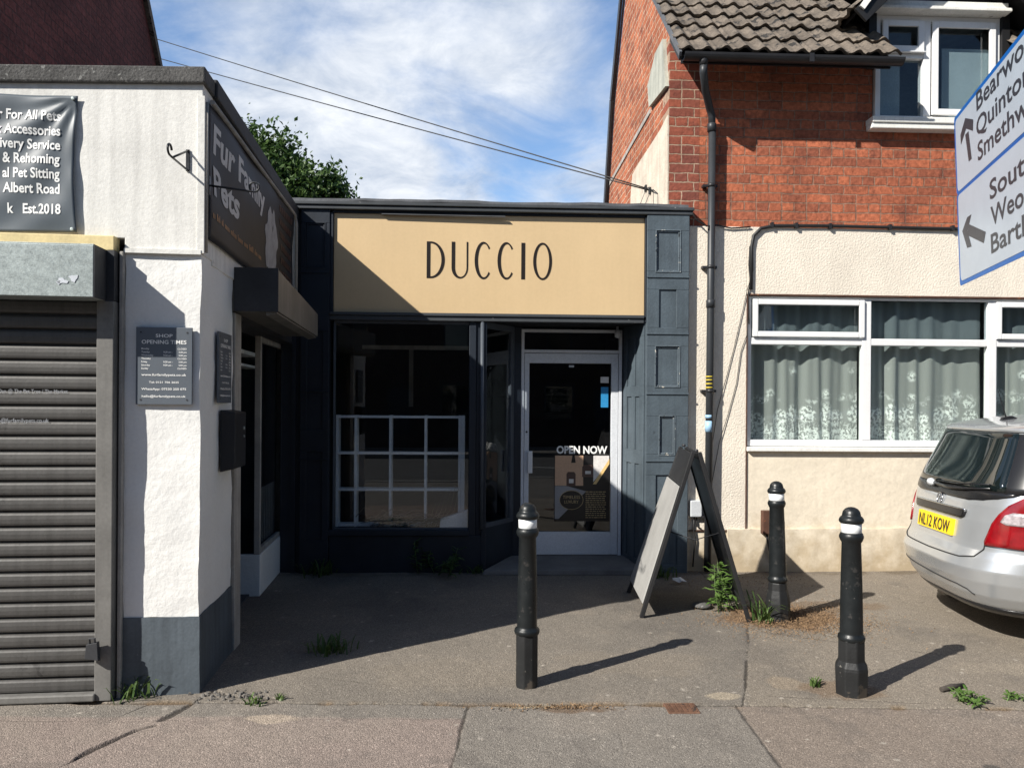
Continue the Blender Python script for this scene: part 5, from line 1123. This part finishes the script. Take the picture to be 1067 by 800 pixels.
def cpatch(rows, d, nseg=26, th=.006):      # rows: (z, a0, a1), solid shell lying d proud of the bodywork
    vs = []; fs = []; m = nseg+1
    for dd in (d, d-th):
        for z, a0, a1 in rows:
            y0 = math.copysign(abs(math.sin(R(a0)))**(2/NS), a0); y1 = math.copysign(abs(math.sin(R(a1)))**(2/NS), a1)
            for i in range(m):
                if abs(a0) > 60 or abs(a1) > 60:
                    a = a0+(a1-a0)*i/nseg
                    q = y0+(y1-y0)*i/nseg; a_ = math.degrees(math.copysign(math.asin(min(1, abs(q)**(NS/2))), q)); a = .5*a+.5*a_
                else:
                    q = y0+(y1-y0)*i/nseg; a = math.degrees(math.copysign(math.asin(min(1, abs(q)**(NS/2))), q))
                vs.append(csurf(a, z, dd))
    n = len(rows); o = n*m
    for r_ in range(n-1):
        for i in range(nseg): fs += [(r_*m+i, r_*m+i+1, (r_+1)*m+i+1, (r_+1)*m+i), (o+r_*m+i+1, o+r_*m+i, o+(r_+1)*m+i, o+(r_+1)*m+i+1)]
        fs += [(r_*m, (r_+1)*m, o+(r_+1)*m, o+r_*m), (r_*m+nseg, o+r_*m+nseg, o+(r_+1)*m+nseg, (r_+1)*m+nseg)]
    for i in range(nseg): fs += [(i, o+i, o+i+1, i+1), ((n-1)*m+i, (n-1)*m+i+1, o+(n-1)*m+i+1, o+(n-1)*m+i)]
    return MB().add(vs, fs, True)
def cline(pts, r, d=.0):
    fine = []
    for (a, c) in zip(pts[:-1], pts[1:]): fine += [(a[0]+(c[0]-a[0])*k/8, a[1]+(c[1]-a[1])*k/8) for k in range(8)]
    return MB().tube([csurf(y2a(y, z), z, d) for y, z in fine+[pts[-1]]], r, 6)
def rows_y(lst): return [(z, y2a(y0, z), y2a(y1, z)) for z, y0, y1 in lst]
# tailgate glass and black surrounds
rows = rows_y([(z, -.60+.10*((z-1.0)/.38), .60-.10*((z-1.0)/.38)) for z in np.linspace(1.0, 1.375, 10)])
cpatch(rows, .010).build('rear_window', M['car_glass'], body)
rows = [(z, -80, y2a(-.60+.10*((z-1.0)/.38)+.03, z)) for z in np.linspace(.99, 1.37, 10)]; cpatch(rows, .006).build('pillar_trim', M['car_black'], body)
rows = [(z, 80, y2a(.60-.10*((z-1.0)/.38)-.03, z)) for z in np.linspace(.99, 1.37, 10)]; cpatch(rows, .006).build('pillar_trim', M['car_black'], body)
rows = rows_y([(.925, -.36, .36), (.937, -.48, .48), (.955, -.57, .57), (.975, -.64, .64), (.999, -.68, .68)]); cpatch(rows, .007).build('window_foot', M['car_black'], body)
for sg in (-1, 1):
    rows = [(z, sg*82, sg*(128-(z-.99)*18)) for z in np.linspace(1.0, 1.36, 8)]; cpatch(rows, .006).build('side_window', M['car_glass'], body)
cpatch([(z, 140, 180.0) for z in np.linspace(.99, 1.37, 8)], .006).build('windscreen', M['car_glass'], body)
cpatch([(z, -140, -180.0) for z in np.linspace(.99, 1.37, 8)], .006).build('windscreen', M['car_glass'], body)
# tail lamps
def lamp(sg):
    prof_ = [(.655, .55), (.68, .545), (.74, .56), (.80, .575), (.86, .60), (.92, .635), (.97, .68), (1.01, .72), (1.045, .775)]
    ol = cpatch([(z, y2a(sg*y, z), sg*74) for z, y in prof_], .016, th=.014).build('tail_lamp', M['lamp_red'], body)
    cpatch([(z, y2a(sg*y, z), sg*70) for z, y in ((.800, .64), (.815, .615), (.86, .63), (.880, .66))], .019, th=.004).build('clear_lens', M['lamp_clear'], ol)
lamp(-1); lamp(1)
# plate, handle strip, emblem, wiper
def flat(y0, y1, z0, z1, x0, x1): return [(x0+.0, y0, z0), (x0, y1, z0), (x1, y1, z0), (x1, y0, z0), (x0+(z1-z0)*.12, y0, z1), (x0+(z1-z0)*.12, y1, z1), (x1, y0, z1), (x1, y1, z1)]
b = MB(); b.hexa([(.052, -.26, .668), (.052, .26, .668), (.082, .26, .668), (.082, -.26, .668), (.064, -.26, .779), (.064, .26, .779), (.094, .26, .779), (.094, -.26, .779)])
npl = b.build('number_plate', M['plate_yellow'], body, bevel=.002)
b = MB(); put_text(b, 'NL12 KOW', (.0495, 0, .683), (0, -1, 0), (.012/.111, 0, 1), .079, 'C', bold=.012, width=.465); b.build('plate_lettering', M['letter_black'], npl, recalc=False)
cpatch(rows_y([(.800, -.33, .33), (.815, -.36, .36), (.850, -.37, .37), (.858, -.36, .36)]), .014, th=.012).build('handle_strip', M['car_black'], body)
cpatch(rows_y([(.853, -.37, .37), (.862, -.36, .36)]), .018, th=.008).build('handle_chrome', M['chrome'], body)
b = MB(); ce = csurf(0, .893, .008); pts = [ce+Vector((.038*.15*math.sin(t), .038*math.cos(t), .038*math.sin(t))) for t in np.linspace(0, 2*math.pi, 25)]; b.tube(pts, .0045, 6, False)
for a in (90, 210, 330): b.tube([ce, ce+Vector((.006*math.sin(R(a)), .036*math.cos(R(a)), .036*math.sin(R(a))))], [.006, .002], 6)
b.build('emblem', M['chrome'], body)
b = MB(); b.tube([csurf(y2a(y, z), z, .022) for y, z in ((.12, .985), (-.10, .975), (-.30, .985), (-.52, 1.01))], [.014, .012, .009, .006], 6); b.tube([csurf(y2a(y, z), z, .018) for y, z in ((.10, 1.0), (-.2, 1.01), (-.5, 1.035))], .006, 5); b.build('rear_wiper', M['car_black'], body)
b = MB(); q = csurf(y2a(.16, .985), .985, .02); b.lathe([(.0, .0), (.03, .002), (.026, .02), (.01, .03), (0, .032)], (0, 0, 0), 14); b.v = [(q.x-p[2], q.y+p[0]*1.8, q.z+p[1]) for p in b.v]; b.build('wiper_cap', M['grey_plastic'], body)
# panel gaps
b = cline([(-.545, .68), (-.545, .63), (-.51, .575), (-.40, .555), (0, .548), (.40, .555), (.51, .575), (.56, .64), (.60, .75), (.62, .9)], .0045, .0015); b.build('tailgate_gap', M['seam'], body)
b = MB(); b.tube([csurf(a, .655, .0) for a in (-88, -80, -74)], .004, 6); q_ = cline([(.80, .43), (.5, .40), (0, .375), (-.36, .365), (-.44, .35), (-.48, .32)], .004, .001); b.add(q_.v, q_.f, True); b.tube([csurf(y2a(y, z), z, .001) for y, z in ((-.57, .985), (-.50, 1.02))], .003, 5); b.build('bumper_groove', M['seam'], body)
b = MB(); b.tube([csurf(a, 1.381, .0) for a in np.linspace(-60, 60, 30)], .003, 6); b.build('roof_gap', M['seam'], body)
cpatch([(z, y2a(-.80, z), y2a(.80, z)) for z in (.205, .225, .25)], .006).build('lower_valance', M['car_black'], body)
# aerial
b = MB(); b.hexa([(.50, -.02, 1.44), (.50, .02, 1.44), (.64, .02, 1.455), (.64, -.02, 1.455), (.52, -.015, 1.475), (.52, .015, 1.475), (.58, .015, 1.485), (.58, -.015, 1.485)]); b.tube([(.545, 0, 1.47), (.53, .01, 1.54), (.50, .02, 1.66)], [.006, .004, .003], 6); b.build('aerial', M['car_black'], body, bevel=.006)
# wheels
for wx in (.66, 3.20):
    for sg in (-1, 1):
        ar = MB(); ar.lathe([(0, 0), (.345, 0), (.345, .012), (0, .012)], (0, 0, 0), 28); ar.v = [(wx+p[0], sg*(.832+p[2]), .335+p[1]) for p in ar.v]; ar.build('wheel_arch', M['seam'], body)
        ty = MB(); ty.lathe([(.20, -.10), (.28, -.10), (.315, -.08), (.318, .0), (.30, .03), (.24, .035), (.20, .02)], (0, 0, 0), 32); ty.v = [(wx+p[0], sg*(.808+p[2]), .318+p[1]) for p in ty.v]; wh = ty.build('wheel', M['tyre'], body)
        rm = MB(); rm.lathe([(0, .01), (.06, .02), (.07, .0), (.19, .01), (.21, .02)], (0, 0, 0), 32); rm.v = [(wx+p[0], sg*(.818+p[2]), .318+p[1]) for p in rm.v]; rm.build('rim', M['alloy'], body)

# ------------------------------------------------------------------ plants
def leaf_cloud(pts, size, aspect=.55, up=.35, seed=0):
    r = np.random.default_rng(seed); n = len(pts); P = np.asarray(pts)
    d = r.normal(size=(n, 3)); d /= np.linalg.norm(d, axis=1)[:, None]; e = r.normal(size=(n, 3)); e[:, 2] += up; e -= d*(e*d).sum(1)[:, None]; e /= np.linalg.norm(e, axis=1)[:, None]
    s = size*r.uniform(.6, 1.35, n)[:, None]; a = P-d*s; c = P+d*s; l = P+e*s*aspect; m = P-e*s*aspect; k = np.cross(d, e)*s*.25
    vs = np.stack([a, l+k, c, m+k], 1).reshape(-1, 3); fs = [(4*i, 4*i+1, 4*i+2, 4*i+3) for i in range(n)]
    return vs, fs
def raw_obj(name, vs, fs, m, parent=None, off=(0, 0, 0)):
    me = bpy.data.meshes.new(name); vs = np.asarray(vs, dtype=np.float64)-np.asarray(off); me.from_pydata(vs.tolist(), [], fs); me.materials.append(m); me.update()
    o = bpy.data.objects.new(name, me); COL.objects.link(o)
    if parent is not None: o.parent = parent
    return o
def tree(label, base, cz_, rad, n, seed, blobs, leaf=.10):
    t = thing('broadleaf_tree', label, 'tree', base); r = np.random.default_rng(seed); B = Vector(base)
    b = MB(); top = B+Vector((.1, 0, cz_-B.z)); b.tube([B, B+Vector((.06, 0, cz_*.45)), top], [.26, .2, .09], 10)
    cl = []
    for (dx, dy, dz_, rr) in blobs:
        c = np.array([base[0]+dx, base[1]+dy, cz_+dz_]); b.tube([B+Vector((.05, 0, cz_*.5)), Vector(((c[0]+B.x)/2, (c[1]+B.y)/2, (c[2]+cz_*.55)/2+.2)), Vector(c)], [.10, .06, .02], 6)
        m = int(n*rr**2/sum(q[3]**2 for q in blobs))
        k = max(8, int(26*rr)); dirs = r.normal(size=(k, 3)); dirs /= np.linalg.norm(dirs, axis=1)[:, None]; cs_ = c+dirs*rr*r.uniform(.45, 1.0, k)[:, None]*np.array([1, 1, .85])
        w = r.integers(0, k, m); cl.append(cs_[w]+r.normal(size=(m, 3))*(.16+.10*rr)*r.uniform(.4, 1.2, k)[w][:, None])
    b.build('trunk', M['bark'], t); vs, fs = leaf_cloud(np.concatenate(cl), leaf, .55, .6, seed); raw_obj('crown', vs, fs, M['leaf_tree'], t, base)
    return t
tree('leafy green broadleaf tree rising behind the corner of the white shop', (-5.2, 20.5, 0), 6.6, 2.4, 34000, 5,
     [(-.4, 0, 0, 1.6), (-1.4, .3, .7, 1.10), (-.45, -.3, 1.05, .85), (.45, 0, .65, .95), (1.0, .1, .15, .75), (.5, .3, -.8, 1.2), (-1.6, 0, -.9, 1.3), (-1.2, -.2, 1.75, .50), (-1.45, 0, 2.15, .28), (1.25, 0, .52, .34), (-.9, 0, 1.3, .6)], .080)

def blades(mb, c, n, h, spread, seed, w=.006):
    r = random.Random(seed); c = Vector(c)
    for _ in range(n):
        a = r.uniform(0, 6.283); d = Vector((math.cos(a), math.sin(a), 0)); s = d.orthogonal().normalized()*w*r.uniform(.6, 1.3); s = Vector((-d.y, d.x, 0))*w*r.uniform(.6, 1.3)
        p = c+Vector((r.gauss(0, spread*.35), r.gauss(0, spread*.3), 0)); hh_ = h*r.uniform(.45, 1.1); ln = r.uniform(.25, .9)*h
        q1 = p+d*ln*.35+Vector((0, 0, hh_*.6)); q2 = p+d*ln*.8+Vector((0, 0, hh_*.95)); q3 = p+d*ln*1.25+Vector((0, 0, hh_*.9))
        mb.add([p-s, p+s, q1-s*.9, q1+s*.9, q2-s*.6, q2+s*.6, q3], [(0, 1, 3, 2), (2, 3, 5, 4), (4, 5, 6)], True)
def tuft(label, loc, n, h, spread, seed, mat_='leaf_grass'):
    t = thing('grass_tuft', label, 'grass tuft', loc, 0, 'grass tufts in the paving'); b = MB(); blades(b, loc, n, h, spread, seed); b.build('blades', M[mat_], t, recalc=False); return t
tuft('bright grass tuft growing against the foot of the white pillar beside the shutter', (-1.80, 4.12, .0), 60, .11, .16, 1)
tuft('grass tuft alone in the shaded tarmac in front of the shop window', (-.92, 4.80, .0), 70, .10, .16, 2)
tuft('tiny grass tuft in the cracked paving right of the white pillar', (-1.15, 3.985, .0), 22, .04, .07, 3)
tuft('smallest grass tuft in the paving edge below the shadow tip', (-1.03, 4.03, .0), 14, .035, .04, 4)
tuft('shaded grass tuft at the foot of the left dark pilaster', (-1.45, 7.18-.22, .0), 60, .14, .22, 5)
tuft('grass at the base of the bollard standing in dry leaves', (2.02, 5.36, .0), 30, .20, .08, 7)
tuft('small grass tuft beside the flared base of the bollard near the car', (1.86, 4.16, .0), 20, .05, .05, 8)
tuft('grass at the foot of the shop window corner post', (-.05, 6.98, .0), 30, .09, .16, 9)
tuft('shaded weeds behind the sandwich board at the foot of the pilaster', (1.62, 6.80, .0), 40, .12, .16, 10)
def weed(label, loc, stems, h, leafs, size, seed, m, spread=.1, lean=(0, 0)):
    t = thing('weed', label, 'weed', loc, 0, 'broad-leaved weeds'); r = random.Random(seed); b = MB(); lv = MB(); L0 = Vector(loc)
    for _ in range(stems):
        p = L0+Vector((r.gauss(0, spread*.5), r.gauss(0, spread*.4), 0)); top = p+Vector((r.gauss(lean[0], spread*.6), r.gauss(lean[1], spread*.5), h*r.uniform(.55, 1.0)))
        mid = (p+top)/2+Vector((r.gauss(0, .015), 0, .02)); b.tube([p, mid, top], [.004, .003, .0015], 5)
        for k in range(leafs):
            u = r.uniform(.15, 1.0); q = p.lerp(mid, u*2) if u < .5 else mid.lerp(top, u*2-1); a = r.uniform(0, 6.283); d = Vector((math.cos(a), math.sin(a), r.uniform(-.25, .6))).normalized(); s = d.cross(Vector((0, 0, 1))).normalized(); l = size*r.uniform(.6, 1.3); wd = l*.17
            u_ = s.cross(d).normalized()*l*.06
            lv.add([q, q+d*l*.35+s*wd-u_, q+d*l*.35-s*wd-u_, q+d*l*.7+s*wd*.8, q+d*l*.7-s*wd*.8, q+d*l+Vector((0, 0, -l*.18)), q+d*l*.35, q+d*l*.7+u_*.6], [(0, 6, 1), (0, 2, 6), (1, 6, 7, 3), (6, 2, 4, 7), (3, 7, 5), (7, 4, 5)], False)
    b.build('stem', M['stem'], t); lv.build('leaf', m, t, recalc=False); return t
weed('tall bright green weed growing beside the right foot of the sandwich board', (1.82, 5.66, 0), 7, .42, 15, .085, 3, M['leaf_weed'], .085)
weed('low bramble growing in the shade under the shop window', (-.40, 6.93, 0), 9, .30, 16, .085, 4, M['leaf_bush'], .22)
weed('small green weed in the paving edge nearest the picture corner', (2.56, 3.90, 0), 7, .06, 12, .045, 6, M['leaf_weed'], .09)
weed('smaller low weed at the paving edge by the right border of the photo', (2.83, 3.93, 0), 5, .035, 10, .04, 7, M['leaf_weed'], .07)
weed('grey-green weed with pale flower heads at the board foot', (1.95, 5.70, 0), 5, .20, 10, .05, 12, M['leaf_bush'], .06)
# dry leaf litter round the posts
r = np.random.default_rng(4); n = 5200
P = np.stack([2.25+r.normal(size=n)*.27, 5.42+r.normal(size=n)*.20, .012+np.abs(r.normal(size=n))*.010], 1); P2 = np.stack([r.uniform(1.75, 2.9, 300), 6.6+r.normal(size=300)*.25, np.full(300, .014)], 1); P = np.concatenate([P, P2])
P = P[(P[:, 1] < 7.0)]; vs, fs = leaf_cloud(P, .0085, .28, 2.5, 3); o = raw_obj('leaf_litter', vs, fs, M['litter']); tag(o, 'dry brown leaves and clippings scattered round the rear bollard', 'leaf litter', kind='stuff')
n = 260; P = np.stack([.40+r.normal(size=n)*.16, 3.885+r.normal(size=n)*.018, .010+np.abs(r.normal(size=n))*.004], 1); vs, fs = leaf_cloud(P, .008, .4, 2.5, 5)
o = raw_obj('leaf_litter', vs, fs, M['litter']); tag(o, 'dry straw caught along the paving edge in front of the middle bollard', 'leaf litter', kind='stuff')
# crumbled tarmac at the foot of the pillar corner
rb_ = MB(); r_ = random.Random(21)
for _ in range(70):
    x, y, q = r_.gauss(-1.32, .09), r_.gauss(4.085, .035), r_.uniform(.006, .018)
    pts = [(x+q*r_.uniform(.5, 1)*math.cos(a), y+q*r_.uniform(.5, 1)*math.sin(a)) for a in np.linspace(0, 5.5, 6)]
    rb_.add([(u, v, .0) for u, v in pts]+[(x+(u-x)*.6, y+(v-y)*.6, q*r_.uniform(.6, 1.2)) for u, v in pts], [(i, (i+1) % 6, 6+(i+1) % 6, 6+i) for i in range(6)]+[(6, 7, 8, 9, 10, 11)])
o = rb_.build('rubble', M['tarmac_far']); tag(o, 'crumbled tarmac bits at the cracked corner below the white pillar', 'rubble', kind='stuff')
# small things on the ground
sk = MB().tube([(2.50, 4.045, .022), (2.58, 4.075, .026), (2.665, 4.11, .020)], [.013, .016, .012], 7).build('stick', M['stick']); tag(sk, 'short dark broken stick lying on the tarmac near the car', 'stick')
dc = thing('drain_cover', 'small square rusty drain cover set in the pavement', 'drain cover', (1.04, 3.865, 0)); 
b = MB()
def gq(x0, x1, y0, y1, z0, z1): b.box(x0, x1, y0, y1, z0, z1)
gq(.955, 1.115, 3.80, 3.925, -.01, .0105); b.build('plate', M['iron_cover'], dc, bevel=.003); b = MB()
for i in range(6):
    for j in range(5): gq(.968+i*.024, .982+i*.024, 3.811+j*.022, 3.823+j*.022, .0105, .0145)
b.build('tread_stud', M['iron_cover'], dc)
pp = MB(); r_ = random.Random(2); vs = [(1.72+.07*math.cos(a)*r_.uniform(.5, 1.1), 6.55+.05*math.sin(a)*r_.uniform(.5, 1.1), .02+r_.uniform(0, .05)) for a in np.linspace(0, 6.28, 9)[:-1]]+[(1.72, 6.55, .06)]
pp.add(vs, [(i, (i+1) % 8, 8) for i in range(8)]); o = pp.build('paper_scrap', M['paper'], recalc=False); tag(o, 'crumpled scrap of pale paper in the shade behind the sandwich board', 'paper')
pp = MB(); pp.lathe([(0, .012), (.06, .012), (.075, .02), (.07, .035), (.02, .045), (0, .045)], (1.70, 5.78, 0), 14); o = pp.build('flat_stone', M['concrete']); tag(o, 'flat grey stone on the tarmac beside the tall green weed', 'stone')

# ------------------------------------------------------------------ far side of the road (behind the viewer; it shows in the window glass)
tr = thing('terraced_house', 'sooty brick terrace across the road, dimly mirrored in the shop door glass', 'house', (0, -15, 0))
M['sooty'] = brick_mat('sooty_brown_brick', 'X', (.045, .032, .028), (.03, .024, .022), (.05, .045, .04)); b = MB(); b.box(-34, 34, -22, -15, 0, 5.6); b.build('brick_wall', M['sooty'], tr)
b = MB(); b.prism([(-14.6, 5.55), (-18.5, 8.6), (-22.4, 5.55)], lambda u, v, d: (d, u, v), -34.3, 34.3); b.build('roof', M['tile'], tr)
for i in range(-8, 9):
    x = i*4.0
    b = MB()
    for (x0, x1, z0, z1) in ((x-1.5, x-.3, .9, 2.3), (x-1.4, x-.4, 3.5, 4.9)):
        w_ = MB().frame(x0, x1, z0, z1, -15.0, -14.95, .08).build('window', M['navy'], tr); MB().box(x0+.08, x1-.08, -14.995, -14.98, z0+.08, z1-.08).build('pane', M['car_glass'], w_)
    MB().box(x+.5, x+1.4, -15.0, -14.95, 0, 2.1).build('door', M['navy'], tr)
fw = thing('garden_railing', 'black iron railing across the road, mirrored in the shop door glass', 'railing', (0, -12.6, 0))
b = MB(); b.box(-20, 20, -12.7, -12.4, 0, .5); b.build('low_wall', M['sooty'], fw)
b = MB(); b.box(-20, 20, -12.57, -12.53, 1.15, 1.2); b.box(-20, 20, -12.57, -12.53, .6, .64)
for i in range(-130, 131): b.box(i*.15-.01, i*.15+.01, -12.56, -12.54, .5, 1.3)
b.build('bars', M['black_metal'], fw)
